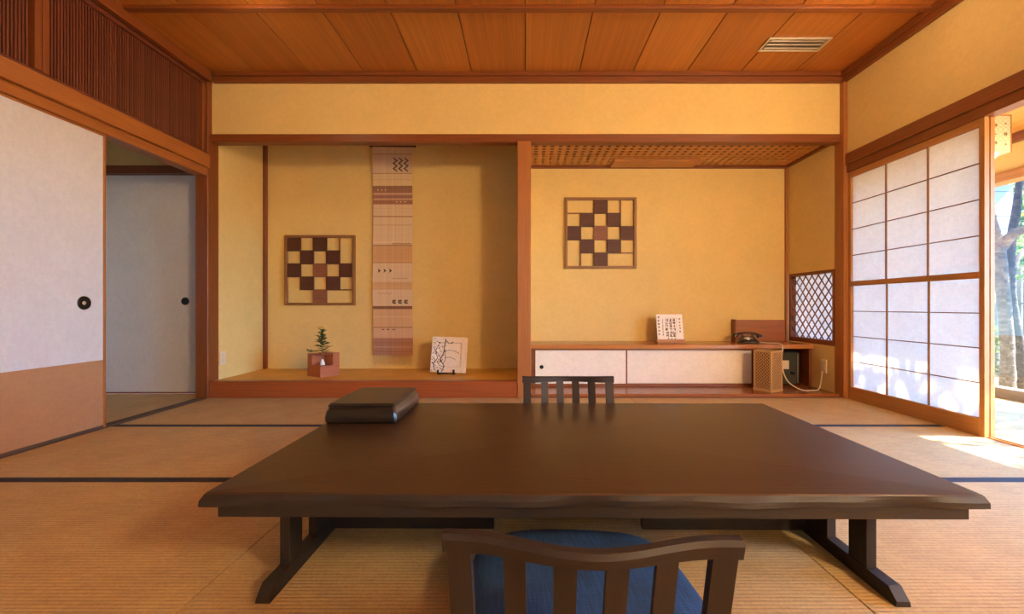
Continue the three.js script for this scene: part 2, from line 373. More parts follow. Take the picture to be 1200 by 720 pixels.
// ---- room beyond the opening: floor, far sliding door, window to the light
{
  const f = grp('floor_side_room'); tag(f, 'plain straw mat floor of the side room beyond the opening', 'floor', null, S);
  bx('tatami_mat', -4.7, -2.861, -0.055, 0, 2.1, 4.0, M.mat[1], f, { g: 'x', k: 0.001 });
  bx('tatami_mat', -4.7, -2.861, -0.055, 0, 0.2, 2.099, M.mat[0], f, { g: 'x', k: 0.001 });
  const w = grp('wall_side_room'); tag(w, 'plain plaster walls and ceiling of the side room', 'wall', null, S);
  bx('upper_wall', -4.8, -2.87, 2.085, 2.83, 4.0, 4.1, M.plaster, w, { k: 0 });
  bx('end_wall', -4.8, -4.0, 0, 2.085, 4.0, 4.1, M.plaster, w, { k: 0 });
  bx('end_wall', -3.0, -2.87, 0, 2.085, 4.0, 4.1, M.plaster, w, { k: 0 });
  bx('near_wall', -4.8, -2.87, -0.05, 2.83, 0.1, 0.2, M.plaster, w, { k: 0 });
  bx('ceiling_panel', -4.8, -2.861, 2.5, 2.55, 0.2, 4.0, M.plank[1], w, { k: 0 });
  bx('window_wall', -4.8, -4.7, -0.05, 0.4, 0.2, 4.0, M.plaster, w, { k: 0 });
  bx('window_wall', -4.8, -4.7, 2.0, 2.5, 0.2, 4.0, M.plaster, w, { k: 0 });
  bx('window_wall', -4.8, -4.7, 0.4, 2.0, 0.2, 1.45, M.plaster, w, { k: 0 });
  const wi = grp('window_1'); tag(wi, 'wide paper window lighting the side room beyond the opening', 'window', null, S);
  bx('paper_pane', -4.752, -4.748, 0.4, 2.0, 1.45, 4.0, M.washi, wi, { k: 0 });
  for (const d of [1.45, 2.7, 3.96]) bx('window_stile', -4.77, -4.73, 0.4, 2.0, d, d + 0.04, M.trim, wi);
  trimAt('dark wooden head rail above the far door of the side room', -4.0, -2.87, 2.012, 2.085, 3.985, 4.06, M.trim);
  const g = grp('door_' + ++doorNo, [0, 0, -4.0]); tag(g, 'plain sliding door seen through the opening beside the white door', 'door', null, S);
  const L = (n, x0, x1, y0, y1, z0, z1, m) => mk(n, cbox(x1 - x0, y1 - y0, z1 - z0, 0.001), m, g, [(x0 + x1) / 2, (y0 + y1) / 2, (z0 + z1) / 2]);
  L('door_panel', -3.99, -3.02, 0.012, 2.0, -0.025, -0.005, M.fusuma);
  L('bottom_rail', -3.99, -3.02, 0.0, 0.012, -0.027, -0.003, M.trim);
  L('stile', -3.02, -3.001, 0, 2.0, -0.027, -0.003, M.fusuma);
  L('stile', -4.009, -3.99, 0, 2.0, -0.027, -0.003, M.trim);
  L('top_rail', -3.99, -3.02, 2.0, 2.011, -0.027, -0.003, M.trim);
  const p = mk('finger_pull', pullGeo, M.blackMetal, g, [(216.5 - VPX) / FOC * 4.0, 0.845, -0.006]); p.rotation.x = Math.PI / 2; p.scale.setScalar(0.85); p.scale.y = 1;
}

// ---- scroll alcove: raised floor with front sill
tag(bx('alcove_floor', XL + 0.001, -0.056, 0.0, 0.141, 3.885, DB - 0.001, M.matOchre, null, { g: 'x', k: 0.002 }), 'raised ochre straw mat floor of the scroll alcove', 'floor', null, S);
trimAt('glossy reddish sill board along the front of the raised alcove floor', XL + 0.001, -0.0705, -0.002, 0.147, 3.80, 3.884, wood(0.40, 0.10, 0.028, 0.28), { k: 0.005 });
tag(bx('alcove_ceiling', XL, -0.055, 2.6, 2.63, 3.9, DB, M.plank[3], null, { k: 0 }), 'hidden board ceiling high inside the scroll alcove', 'ceiling', null, S);
// ---- cabinet alcove: board floor, lattice ceiling
tag(bx('alcove_floor_board', 0.051, 2.759, -0.05, 0.028, 3.835, DB - 0.001, wood(0.40, 0.13, 0.04, 0.2), null, { g: 'x', k: 0.004 }), 'glossy wooden floor board below the low cabinet', 'floor', null, S);
{
  const g = grp('lattice_ceiling'); tag(g, 'woven wooden lattice ceiling of the cabinet alcove', 'ceiling', null, S);
  bx('backing_board', 0.036, 2.759, 2.38, 2.395, 3.911, DB - 0.001, M.slat, g, { k: 0 });
  bx('frame_rail', 0.036, 2.759, 2.25, 2.283, 4.578, DB - 0.001, M.trim, g);
  bx('frame_rail', 2.73, 2.759, 2.25, 2.283, 3.911, 4.577, M.trim, g);
  const gz = cbox(0.042, 0.003, 0.665, 0.0005), gx = cbox(2.69, 0.003, 0.027, 0.0005);
  for (let k = 0; k < 36; k++) mk('lattice_strip', gz, M.lattice2 ??= wood(0.80, 0.37, 0.11, 0.5), g, [0.065 + k * 0.0765 * 0.985, 2.2805, -4.244]);
  for (let k = 0; k < 10; k++) mk('lattice_strip', gx, M.lattice2, g, [1.383, 2.2772, -(3.935 + k * 0.0690)]);
}
tag(bx('ceiling_lamp_cover', 0.89, 1.76, 2.252, 2.275, 4.36, 4.576, wood(0.60, 0.26, 0.085, 0.5), null, { k: 0.003 }), 'flat wooden cover board below the lattice ceiling of the alcove', 'cover');

// ---- right side: walls, tie beam, rails
{
  const w = grp('wall_right'); tag(w, 'brownish plaster wall above the paper screens and beside the lattice window', 'wall', null, S);
  bx('upper_wall', XR, 2.87, 2.117, HC, DN, 3.784, M.plaster, w, { g: 'z', k: 0 });
  bx('alcove_side_wall', 2.76, 2.87, 1.135, 2.83, 3.901, DB, M.plaster, w, { g: 'z', k: 0 });
  bx('alcove_low_wall', 2.76, 2.87, -0.05, 0.44, 3.901, DB, M.plaster, w, { g: 'z', k: 0 });
  bx('end_wall', XR, 2.87, -0.05, 2.0, DN - 0.05, -0.36, M.plaster, w, { g: 'z', k: 0 });
}
trimAt('wide wooden tie beam above the paper screens', 2.768, 2.87, 2.022, 2.117, DN, 3.784, M.trim, { k: 0.004 });
trimAt('grooved head rail holding the tops of the paper screens', 2.782, 2.87, 1.955, 2.0215, DN, 3.784, M.trim, { k: 0.003 });
{
  const s = grp('trim_' + ++trimNo); tag(s, 'grooved wooden sill under the paper screens', 'sill', null, S);
  bx('sill_board', XR + 0.001, 2.869, -0.055, -0.006, DN, 3.784, M.light, s);
  for (const [a, b] of [[2.791, 2.797], [2.82, 2.831], [2.858, 2.869]]) bx('track_ridge', a, b, -0.006, 0.001, DN, 3.784, M.light, s, { k: 0.001 });
}
trimAt('wooden jamb strip where the paper screen meets the corner post', 2.785, 2.869, -0.004, 1.954, 3.781, 3.7845, M.light);

// paper screens: each pane and each bar its own piece
function shoji(d0, d1, label) {
  const g = grp('door_' + ++doorNo, [2.806, 0, -(d0 + d1) / 2]); tag(g, label, 'door', null, S);
  const w = d1 - d0, h = w / 2, Bx = (n, a, b, y0, y1, x0, x1, m) => mk(n, cbox(x1 - x0, y1 - y0, b - a, 0.0012), m, g, [(x0 + x1) / 2, (y0 + y1) / 2, -(a + b) / 2]);
  const st = 0.033;
  Bx('stile', -h, -h + st, 0.0, 1.954, -0.015, 0.015, M.light);
  Bx('stile', h - st, h, 0.0, 1.954, -0.015, 0.015, M.light);
  Bx('top_rail', -h + st, h - st, 1.905, 1.954, -0.014, 0.014, M.light);
  Bx('bottom_rail', -h + st, h - st, 0.0, 0.11, -0.014, 0.014, M.light);
  Bx('middle_rail', -h + st, h - st, 0.972, 1.012, -0.015, 0.014, M.light);
  const ys = [[1.012, 1.905, 4, -0.009], [0.11, 0.972, 4, -0.003]], cw = (w - 2 * st) / 3;
  for (const [lo, hi, n, xo] of ys) {
    const rh = (hi - lo) / n;
    for (let c = 1; c < 3; c++) Bx('upright_bar', -h + st + c * cw - 0.0045, -h + st + c * cw + 0.0045, lo, hi, xo, xo + 0.012, M.lattice);
    for (let r = 1; r < n; r++) Bx('cross_bar', -h + st, h - st, lo + r * rh - 0.0032, lo + r * rh + 0.0032, xo + 0.001, xo + 0.011, M.lattice);
    for (let c = 0; c < 3; c++) for (let r = 0; r < n; r++)
      Bx('paper_pane', -h + st + c * cw, -h + st + (c + 1) * cw, lo + r * rh, lo + (r + 1) * rh, xo + 0.0122, xo + 0.0126, M.washi);
  }
}
function glassLeaf(d0, d1, label) {
  const g = grp('door_' + ++doorNo, [2.8435, 0, -(d0 + d1) / 2]); tag(g, label, 'door', null, S);
  const h = (d1 - d0) / 2, st = 0.036, Bx = (n, a, b, y0, y1, t, m) => mk(n, cbox(2 * t, y1 - y0, b - a, 0.001), m, g, [0, (y0 + y1) / 2, -(a + b) / 2]);
  Bx('stile', -h, -h + st, 0, 1.954, 0.0135, M.light); Bx('stile', h - st, h, 0, 1.954, 0.0135, M.light);
  Bx('top_rail', -h + st, h - st, 1.91, 1.954, 0.013, M.light); Bx('bottom_rail', -h + st, h - st, 0, 0.1, 0.013, M.light);
  mk('glass_pane', new THREE.PlaneGeometry(2 * (h - st), 1.81).rotateY(Math.PI / 2), M.glass, g, [0, 1.005, 0]);
}
shoji(2.655, 3.780, 'white paper screen door with wooden grid beside the corner post');
glassLeaf(2.657, 3.780, 'glazed sliding leaf with wooden frame right behind the paper screen');
shoji(-0.345, 0.78, 'white paper screen door at the near end of the veranda opening');
glassLeaf(-0.345, 0.778, 'glazed sliding leaf behind the near paper screen');

// lattice window of the cabinet alcove
{
  const g = grp('window_2', [2.76, 0, -4.24]); tag(g, 'small window of crossed diagonal bamboo strips backed with white paper', 'window', null, S);
  const Y0 = 0.442, Y1 = 1.133, H = 0.335, Bx = (n, a, b, y0, y1, x0, x1, m) => mk(n, cbox(x1 - x0, y1 - y0, b - a, 0.001), m, g, [(x0 + x1) / 2, (y0 + y1) / 2, -(a + b) / 2]);
  Bx('frame_rail', -H, H, Y0, Y0 + 0.045, 0.0, 0.08, M.trim); Bx('frame_rail', -H, H, Y1 - 0.028, Y1, 0.0, 0.08, M.trim);
  Bx('frame_stile', -H, -H + 0.024, Y0 + 0.045, Y1 - 0.028, 0.0, 0.08, M.trim); Bx('frame_stile', H - 0.03, H, Y0 + 0.045, Y1 - 0.028, 0.0, 0.08, M.trim);
  Bx('paper_pane', -H + 0.024, H - 0.03, Y0 + 0.045, Y1 - 0.028, 0.054, 0.0545, M.washi);
  const a0 = -H + 0.024, a1 = H - 0.03, b0 = Y0 + 0.045, b1 = Y1 - 0.028;
  for (const s of [1, -1]) for (let c = -2; c < 2; c += 0.105) {            // bars b = s * a * 1.12 + const, clipped to the opening
    const pts = [], f = (a) => s * a * 1.12 + 0.79 + c;
    for (const a of [a0, a1]) if (f(a) >= b0 && f(a) <= b1) pts.push([a, f(a)]);
    for (const b of [b0, b1]) { const a = s * (b - 0.79 - c) / 1.12; if (a > a0 && a < a1) pts.push([a, b]); }
    if (pts.length < 2) continue;
    const [p, q] = pts, L = Math.hypot(q[0] - p[0], q[1] - p[1]);
    if (L < 0.03) continue;
    const m = mk('lattice_bar', cbox(0.006, L, 0.012, 0.0008), M.lattice, g, [s > 0 ? 0.018 : 0.025, (p[1] + q[1]) / 2, -(p[0] + q[0]) / 2]);
    m.rotation.x = -Math.atan2(q[0] - p[0], q[1] - p[1]);
  }
}

// ---- rear side behind the viewpoint: paper screens between plaster
{
  const w = grp('wall_rear'); tag(w, 'plaster wall with a pair of paper screens behind the viewpoint', 'wall', null, S);
  bx('upper_wall', -2.9, 2.9, 1.98, HC, DN - 0.15, DN - 0.001, M.plaster, w, { k: 0 });
  bx('end_wall', -2.9, -1.15, -0.05, 1.98, DN - 0.15, DN - 0.001, M.plaster, w, { k: 0 });
  bx('end_wall', 1.15, 2.9, -0.05, 1.98, DN - 0.15, DN - 0.001, M.plaster, w, { k: 0 });
  for (let k = 0; k < 2; k++) {
    const x0 = -1.15 + k * 1.15;
    bx('screen_paper', x0 + 0.03, x0 + 1.12, 0.1, 1.93, DN - 0.0605, DN - 0.06, M.washi, w, { k: 0 });
    for (const x of [x0, x0 + 1.12]) bx('screen_stile', x, x + 0.03, 0, 1.979, DN - 0.075, DN - 0.045, M.light, w);
    bx('screen_rail', x0 + 0.03, x0 + 1.12, 0, 0.1, DN - 0.075, DN - 0.045, M.light, w);
    bx('screen_rail', x0 + 0.03, x0 + 1.12, 1.93, 1.979, DN - 0.075, DN - 0.045, M.light, w);
    for (let c = 1; c < 3; c++) bx('screen_bar', x0 + 0.03 + c * 0.3633, x0 + 0.039 + c * 0.3633, 0.1, 1.93, DN - 0.0595, DN - 0.048, M.lattice, w);
    for (let r = 1; r < 8; r++) bx('screen_bar', x0 + 0.03, x0 + 1.12, 0.1 + r * 0.22875, 0.107 + r * 0.22875, DN - 0.0595, DN - 0.049, M.lattice, w);
  }
}

// ---- veranda
{
  const f = grp('floor_veranda'); tag(f, 'pale straw mat floor of the sunny veranda', 'floor', null, S);
  for (const [a, b] of [[-1.64, 0.19], [0.19, 2.01], [2.01, 3.83], [3.83, 5.2]]) bx('veranda_mat', 2.871, 4.149, -0.055, 0, a + 0.001, b - 0.001, M.matPale, f, { g: 'z', k: 0.001 });
  const w = grp('wall_veranda'); tag(w, 'cream plaster band above the veranda windows and its end walls', 'wall', null, S);
  bx('upper_wall', 4.16, 4.3, 1.962, HC, -1.8, 5.3, M.plaster, w, { g: 'z', k: 0 });
  bx('end_wall', 2.871, 4.3, -0.05, HC, 5.2, 5.3, M.plaster, w, { g: 'x', k: 0 });
  bx('end_wall', 2.871, 4.3, -0.05, HC, -1.8, DN - 0.001, M.plaster, w, { g: 'x', k: 0 });
  const c = grp('ceiling_veranda'); tag(c, 'honey coloured board ceiling of the veranda', 'ceiling', null, S);
  for (let k = 0; k < 5; k++) bx('ceiling_board', 2.871 + k * 0.2575, 2.871 + (k + 1) * 0.2575 - 0.003, 2.26, 2.28, DN, 5.199, M.vcl ??= std({ color: col(0.66, 0.33, 0.08), map: T_PLANK, roughness: 0.5 }), c, { g: 'z' });
  trimAt('wooden moulding along the veranda ceiling', 4.115, 4.159, 2.185, 2.259, DN, 5.199, M.trim);
  trimAt('orange wooden lintel over the veranda windows', 4.13, 4.27, 1.877, 1.961, -1.8, 5.199, M.light, { k: 0.004 });
  trimAt('grey brown sill under the veranda windows', 4.15, 4.27, -0.2, 0.085, -1.8, 5.199, wood(0.20, 0.145, 0.12, 0.6), { k: 0.004 });
  const ds = [-1.64, -0.1, 1.42, 2.94, 4.46, 5.199];
  for (let k = 0; k < 5; k++) {
    const wi = grp('window_' + (3 + k)); tag(wi, 'tall clear glass pane of the veranda window row, pane ' + ['at the rear wall', 'after the rear pane', 'facing the open screens', 'facing the closed paper screen', 'past the corner post'][k], 'window', null, S);
    const a = ds[k], b = ds[k + 1];
    mk('glass_pane', new THREE.PlaneGeometry(b - a - 0.05, 1.79).rotateY(Math.PI / 2), M.glass, wi, [4.21, 0.981, -(a + b) / 2]);
    for (const d of [a, b - 0.025]) bx('window_stile', 4.19, 4.23, 0.085, 1.877, d, d + 0.025, M.light, wi);
  }
}
// ================================================================ things
// ---- ceiling lamps (far rims just reach into the picture)
function ceilingLamp(x, D, label, power) {
  const g = grp('ceiling_lamp', [x, HC, -D]); tag(g, label, 'lamp', 'round ceiling lamps');
  mk('mount', new THREE.CylinderGeometry(0.16, 0.165, 0.018, 40), M.ivory, g, [0, -0.009, 0]);
  const sh = new THREE.LatheGeometry([[0, -0.062], [0.08, -0.06], [0.125, -0.05], [0.15, -0.034], [0.153, -0.019]].map((p) => new THREE.Vector2(...p)), 40);
  mk('diffuser', sh, std({ color: col(0.85, 0.78, 0.66), roughness: 0.6, emissive: col(1.0, 0.72, 0.42), emissiveIntensity: 0.3, side: THREE.DoubleSide }), g);
  const l = new THREE.PointLight(new THREE.Color(1.0, 0.72, 0.42), power); l.name = 'lamp_light';
  l.position.set(0, -0.13, 0); l.castShadow = true; l.shadow.radius = 5; g.add(l);
}
ceilingLamp(2.19, 2.69, 'round cream ceiling lamp on the boards near the paper screens', 0.1);
ceilingLamp(-1.83, 2.69, 'round cream ceiling lamp on the boards near the slatted transom', 0.1);
// ---- paper pendant lamp behind the viewpoint
{
  const g = grp('pendant_lamp', [2.4, 1.75, 1.15]); tag(g, 'round paper pendant lamp hanging in the rear corner by the veranda', 'lamp');
  const sh = std({ color: col(0.92, 0.86, 0.74), roughness: 0.8, emissive: col(1.0, 0.80, 0.54), emissiveIntensity: 1.0 });
  mk('lamp_shade', new THREE.SphereGeometry(0.22, 32, 20), sh, g, [0, 0.22, 0]);
  mk('collar', new THREE.CylinderGeometry(0.05, 0.06, 0.02, 20), M.trimDark, g, [0, 0.445, 0]);
  mk('cord', new THREE.CylinderGeometry(0.004, 0.004, HC - 1.75 - 0.455, 8), M.blackMetal, g, [0, (HC - 1.75 + 0.455) / 2, 0]);
  const l = new THREE.PointLight(new THREE.Color(1.0, 0.80, 0.54), 5.2); l.name = 'pendant_light'; l.position.set(0, 0.22, 0); l.castShadow = true; l.shadow.radius = 10; g.add(l);
}
// ---- ceiling vent
{
  const [xa, xb, da, db] = [1.845, 2.325, 3.30, 3.475];
  const g = grp('ceiling_vent', [(xa + xb) / 2, HC, -(da + db) / 2]); tag(g, 'slim metal air vent with slots in the ceiling boards', 'vent');
  const W = xb - xa, Dp = db - da;
  mk('backing', cbox(W - 0.03, 0.004, Dp - 0.03, 0.0005), M.aluDark, g, [0, -0.002, 0]);
  for (const s of [-1, 1]) { mk('frame', cbox(W, 0.012, 0.018, 0.002), M.alu, g, [0, -0.0062, s * (Dp / 2 - 0.009)]); mk('frame', cbox(0.018, 0.012, Dp - 0.036, 0.002), M.alu, g, [s * (W / 2 - 0.009), -0.0062, 0]); }
  for (let k = 0; k < 3; k++) { const b = mk('blade', cbox(W - 0.05, 0.004, 0.034, 0.001), M.alu, g, [0, -0.009, -0.045 + k * 0.045]); b.rotation.x = 0.3; }
}

// ---- low table
{
  const g = grp('low_table', [0.169, 0, -1.592], -0.008); tag(g, 'long dark brown low wooden table with runner feet', 'table');
  const HW = 0.9715, HD = 0.515;
  // slab with natural front and rear edges: outline rings from the underside up
  const N = 96, edge = (t, s) => 0.004 * Math.sin(t * 9 + s) + 0.003 * Math.sin(t * 23 + 2 * s);
  const ring = (y, inset, facet) => {
    const r = [];
    for (let i = 0; i <= N; i++) { const t = i / N * 2 - 1; r.push([t * (HW - inset), y, HD - inset - edge(t, 1) * facet]); }
    for (let i = 0; i <= N; i++) { const t = 1 - i / N * 2; r.push([t * (HW - inset), y, -HD + inset + edge(t, 4) * facet]); }
    return r;
  };
  mk('live_edge', metreUV(loft([ring(0.303, 0.003, 1.4), ring(0.3045, 0.0, 1.3), ring(0.318, 0.0, 0.9), ring(0.3305, 0.0055, 0.1)], 0.35), 'x'), M.tableEdge, g).userData.label = 'dark natural edge of the table slab';
  mk('tabletop', metreUV(loft([ring(0.3306, 0.0057, 0.1), ring(0.3343, 0.009, 0), ring(0.335, 0.013, 0)], 0.35), 'x'), M.tableTop, g);
  mk('under_board', cbox(1.874, 0.034, 1.005, 0.002), M.tableEdge, g, [-0.001, 0.2868, 0]);
  for (const [s, x0, x1] of [[-1, -0.892, -0.852], [1, 0.8185, 0.8595]]) {
    const xm = (x0 + x1) / 2, w = x1 - x0, L = 0.425;
    const prof = (z, h) => [[x0, 0, z], [x1, 0, z], [x1 - 0.003, h, z], [x0 + 0.003, h, z]];
    mk('foot_runner', metreUV(loft([prof(-L, 0.014), prof(-L + 0.028, 0.04), prof(L - 0.028, 0.04), prof(L, 0.014)], 0.2), 'z'), M.tableEdge, g);
    for (const z of [0.281, -0.281]) mk('leg', cbox(0.03, 0.2318, 0.073, 0.002, 'y'), M.tableEdge, g, [xm, 0.1545, z]);
    mk('leg', cbox(0.03, 0.2318, 0.30, 0.002, 'y'), M.tableEdge, g, [xm, 0.1545, 0]);
    mk('leg_panel', cbox(0.60, 0.262, 0.03, 0.002), M.tableEdge, g, [s < 0 ? x1 - 0.008 + 0.28 : x0 + 0.008 - 0.28, 0.1385, 0.028]);
  }
}
// ---- lacquer box on the table
{
  const g = grp('lacquer_box', [-0.652, 0.3352, -1.912]); tag(g, 'black lacquered box with sloping lid edges on the table corner', 'box');
  const ring = (y, w, d, c) => [[-w + c, y, -d], [w - c, y, -d], [w, y, -d + c], [w, y, d - c], [w - c, y, d], [-w + c, y, d], [-w, y, d - c], [-w, y, -d + c]];
  mk('body', loft([ring(0, 0.136, 0.182, 0.008), ring(0.006, 0.142, 0.188, 0.008), ring(0.022, 0.143, 0.189, 0.008), ring(0.045, 0.139, 0.185, 0.008), ring(0.062, 0.131, 0.177, 0.008)], 0.6), M.lacquer, g);
  mk('lid', loft([ring(0.0625, 0.128, 0.174, 0.006), ring(0.0635, 0.133, 0.179, 0.006), ring(0.069, 0.133, 0.179, 0.006)], 0.3), M.lacquer, g);
  mk('lid_panel', loft([ring(0.069, 0.133, 0.179, 0.006), ring(0.0765, 0.127, 0.173, 0.006), ring(0.078, 0.124, 0.170, 0.006)], 0.3), M.lacquerTop, g);
}

// ---- legless chairs
function zaisu(pos, ry, label) {
  const g = grp('legless_chair', pos, ry); tag(g, label, 'chair', 'slatted legless chairs');
  const top = 0.45, base = 0.03, zTop = 0.285, zBase = 0.185;
  const zs = (x) => 0.036 * (0.5 + 0.5 * Math.cos(Math.PI * Math.min(1, Math.abs(x) / 0.2)));       // back bows outwards
  const lean = (y) => zBase + (zTop - zBase) * Math.pow((y - base) / (top - base), 1.15);
  const slab = (x0, x1, y0, y1, th, n = 10) => {                                                 // upright piece following lean and bow
    const r = [];
    for (let i = 0; i <= n; i++) { const y = y0 + (y1 - y0) * i / n, k = (y - base) / (top - base), z = (x) => lean(y) + zs(x) * k; r.push([[x0, y, z(x0)], [x1, y, z(x1)], [x1, y, z(x1) + th], [x0, y, z(x0) + th]]); }
    return metreUV(loft(r, 0.4), 'y');
  };
  for (const s of [-1, 1]) mk('back_post', slab(Math.min(s * 0.185, s * 0.2225), Math.max(s * 0.185, s * 0.2225), base, 0.421, 0.02), M.chair, g);
  for (const x of [-0.1165, -0.039, 0.039, 0.1165]) mk('back_slat', slab(x - 0.0175, x + 0.0175, 0.06, 0.421, 0.014), M.chair, g);
  const rr2 = [];
  for (let i = 0; i <= 40; i++) {
    const x = -0.2275 + 0.455 * i / 40, z = zTop + zs(x), dip = -0.006 * (0.5 + 0.5 * Math.cos(Math.PI * x / 0.2275));
    rr2.push([[x, 0.42, z - 0.005], [x, 0.42, z + 0.017], [x, 0.442 + dip, z + 0.023], [x, 0.45 + dip, z + 0.018], [x, 0.45 + dip, z + 0.002], [x, 0.445 + dip, z - 0.003]]);
  }
  mk('top_rail', metreUV(loft(rr2, 0.5), 'x'), M.chair, g);
  mk('seat', cbox(0.44, 0.02, 0.43, 0.004), M.chair, g, [0, 0.05, -0.01]);
  for (const s of [-1, 1]) mk('seat_runner', cbox(0.03, 0.04, 0.43, 0.003), M.chair, g, [s * 0.2, 0.02, -0.01]);
  return g;
}
const CH = [0.113, 0, -0.965];
zaisu(CH, -0.045, 'dark wooden legless chair with a blue cushion on its seat');
zaisu([0.213, 0, -1.885], Math.PI, 'dark wooden legless chair pushed under the far side of the table');
// ---- blue floor cushion on the near chair
{
  const rings = [], n = 64, rad = (a, s) => { const e = 4.2, c = Math.abs(Math.cos(a)), d = Math.abs(Math.sin(a)); return s / Math.pow(Math.pow(c, e) + Math.pow(d, e), 1 / e); };
  for (let i = 0; i <= 14; i++) {
    const t = i / 14 * Math.PI, s = 0.27 * Math.pow(Math.sin(t), 0.55) + 0.004, yy = 0.045 - 0.045 * Math.cos(t);
    rings.push(Array.from({ length: n }, (_, j) => { const a = j / n * 2 * Math.PI, r = rad(a, s); const q = 1 + 0.10 * Math.pow(r / 0.32, 6); return [Math.cos(a) * r, yy + (i > 7 ? 0.006 * Math.sin(a * 3 + 1) * r / 0.27 : 0), Math.sin(a) * r]; }));
  }
  const c = mk('floor_cushion', metreUV(loft(rings, 1.2), 'x'), M.indigo, null, [0.135, 0.061, -1.055]); c.rotation.y = 0.06;
  tag(c, 'indigo blue square floor cushion on the slatted chair', 'cushion');
}

// ---- hanging textile in the alcove
const canvasTex = (w, h, draw) => { const c = document.createElement('canvas'); c.width = w; c.height = h; draw(c.getContext('2d'), w, h); const t = new THREE.CanvasTexture(c); t.colorSpace = THREE.SRGBColorSpace; return t; };
{
  const t = canvasTex(256, 1316, (c, W, H) => {
    const Y = (py) => (py - 174) / 242 * H, X = (px) => (px - 437) / 47 * W;
    const band = (y0, y1, s) => { c.fillStyle = s; c.fillRect(0, Y(y0), W, Y(y1) - Y(y0)); };
    band(174, 416, '#dcc2a0');
    band(183, 205, '#d9bb9c'); band(205, 219, '#e0c49a'); band(182.4, 183.2, '#a5805a'); band(205, 205.8, '#a5805a');
    band(212, 213, '#d2b088'); band(219.8, 221, '#8f6a4c');
    band(221, 228, '#9a6f5b'); band(228, 229.6, '#d9b796'); band(229.6, 232, '#a67a6c'); band(232, 233.2, '#8a5d57'); band(233.2, 235, '#b08a78'); band(235, 236, '#d9b796'); band(236, 241, '#9a6d58');
    band(254.5, 256, '#ad8a66'); band(265, 265.6, '#c2a27c'); band(284, 286, '#e6cba4'); band(288, 289.3, '#a97e55');
    band(289.3, 308, '#d1a273'); band(308, 309.2, '#b98a5c'); band(309.2, 331, '#dcc09c'); band(331, 340, '#d2a678'); band(340, 359, '#dcbf9c');
    band(359, 362.5, '#7d5238'); band(362.5, 383, '#d4aa80'); band(371, 372, '#dfbb92'); band(383, 384.2, '#9f7852'); band(384.2, 396, '#d3aa88'); band(396, 416, '#a87862'); band(406, 406.8, '#c79e83'); band(401, 402, '#9a6a56'); band(411, 412, '#9a6a56');
    c.strokeStyle = '#3b3029'; c.lineWidth = 7;
    for (const px of [463, 469.5, 476]) { c.beginPath(); for (let k = 0; k <= 5; k++) { const x = X(px + (k % 2 ? 3.2 : -1)), y = Y(187.5 + k * 3.1); k ? c.lineTo(x, y) : c.moveTo(x, y); } c.stroke(); }
    c.fillStyle = '#d8b794'; for (let k = 0; k < 3; k++) { c.fillRect(X(442 + k * 4.6), Y(223.5), 8, 10); c.fillRect(X(464 + k * 5), Y(237.4), 12, 8); }
    c.strokeStyle = '#a3774e'; c.lineWidth = 4; c.beginPath(); for (let k = 0; k <= 16; k++) c.lineTo(X(460 + k * 1.4), Y(286.7 + (k % 2 ? 0.9 : -0.9))); c.stroke();
    c.fillStyle = '#3f3229';
    for (const px of [443, 449.7, 456.5]) { const x = X(px), y = Y(318), w = 20, h = 14; c.beginPath(); c.moveTo(x, y - h); c.lineTo(x + w, y); c.lineTo(x, y + h); c.lineTo(x + 5, y); c.fill(); }
    for (const px of [463, 470, 477]) { const x = X(px), y = Y(354); c.fillRect(x - 10, y - 12, 20, 7); c.fillRect(x - 10, y + 5, 20, 7); c.fillRect(x - 13, y - 8, 7, 16); c.fillRect(x - 5, y - 3, 12, 6); }
    c.fillStyle = '#a07d5d'; for (let k = 0; k < 7; k++) { c.fillRect(X(460 + k * 2.8), Y(326.6), 8, 6); c.fillRect(X(443 + k * 2.6), Y(343.6 + (k % 2) * 1), 9, 4); }
    c.fillStyle = '#5a4434'; for (const px of [447, 453, 460]) c.fillRect(X(px), Y(385.6), 16, 6);
    for (let k = 0; k < 420; k++) { c.fillStyle = k % 2 ? 'rgba(90,60,30,0.05)' : 'rgba(255,240,215,0.05)'; rnd() < 0.5 ? c.fillRect(0, rnd() * H, W, 2) : c.fillRect(rnd() * W, 0, 2, H); }
  });
  const D = 4.59, xa = (437.5 - VPX) / FOC * D, xb = (483.5 - VPX) / FOC * D, y1 = 2.475, y0 = 0.285;
  const g = grp('hanging_textile', [(xa + xb) / 2, y0, -D]); tag(g, 'long pale woven hanging textile with striped bands and fringe', 'hanging');
  const w = xb - xa, hgt = y1 - y0, P = new THREE.PlaneGeometry(w, hgt, 12, 90), p = P.attributes.position;
  for (let i = 0; i < p.count; i++) { const x = p.getX(i), y = p.getY(i), b = Math.max(0, -y / hgt + 0.1); p.setXYZ(i, x + 0.004 * Math.sin(y * 5), y, 0.004 * Math.sin(y * 9 + x * 4) + 0.010 * b * Math.sin(x * 18 + 0.6)); }
  P.translate(0, hgt / 2, 0.012); P.computeVertexNormals();
  mk('cloth', P, std({ map: t, roughness: 0.95, side: THREE.DoubleSide }), g);
  const rod = mk('hanging_rod', new THREE.CylinderGeometry(0.008, 0.008, w + 0.05, 12).rotateZ(Math.PI / 2), M.trimDark, g, [0, hgt, 0.008]);
  for (const s of [-1, 1]) mk('rod_knob', new THREE.SphereGeometry(0.011, 10, 8), M.trimDark, rod, [s * (w / 2 + 0.028), 0, 0]);
  const fr = []; for (let k = 0; k < 46; k++) { const x = -w / 2 + 0.006 + k * (w - 0.012) / 45; fr.push(tube([[x, 0.004, 0.012 + 0.008 * Math.sin(x * 18)], [x + rr(-0.003, 0.003), -0.045, 0.012], [x + rr(-0.006, 0.006), -0.09 - rnd() * 0.02, 0.010]], 0.0011, 5, 4)); }
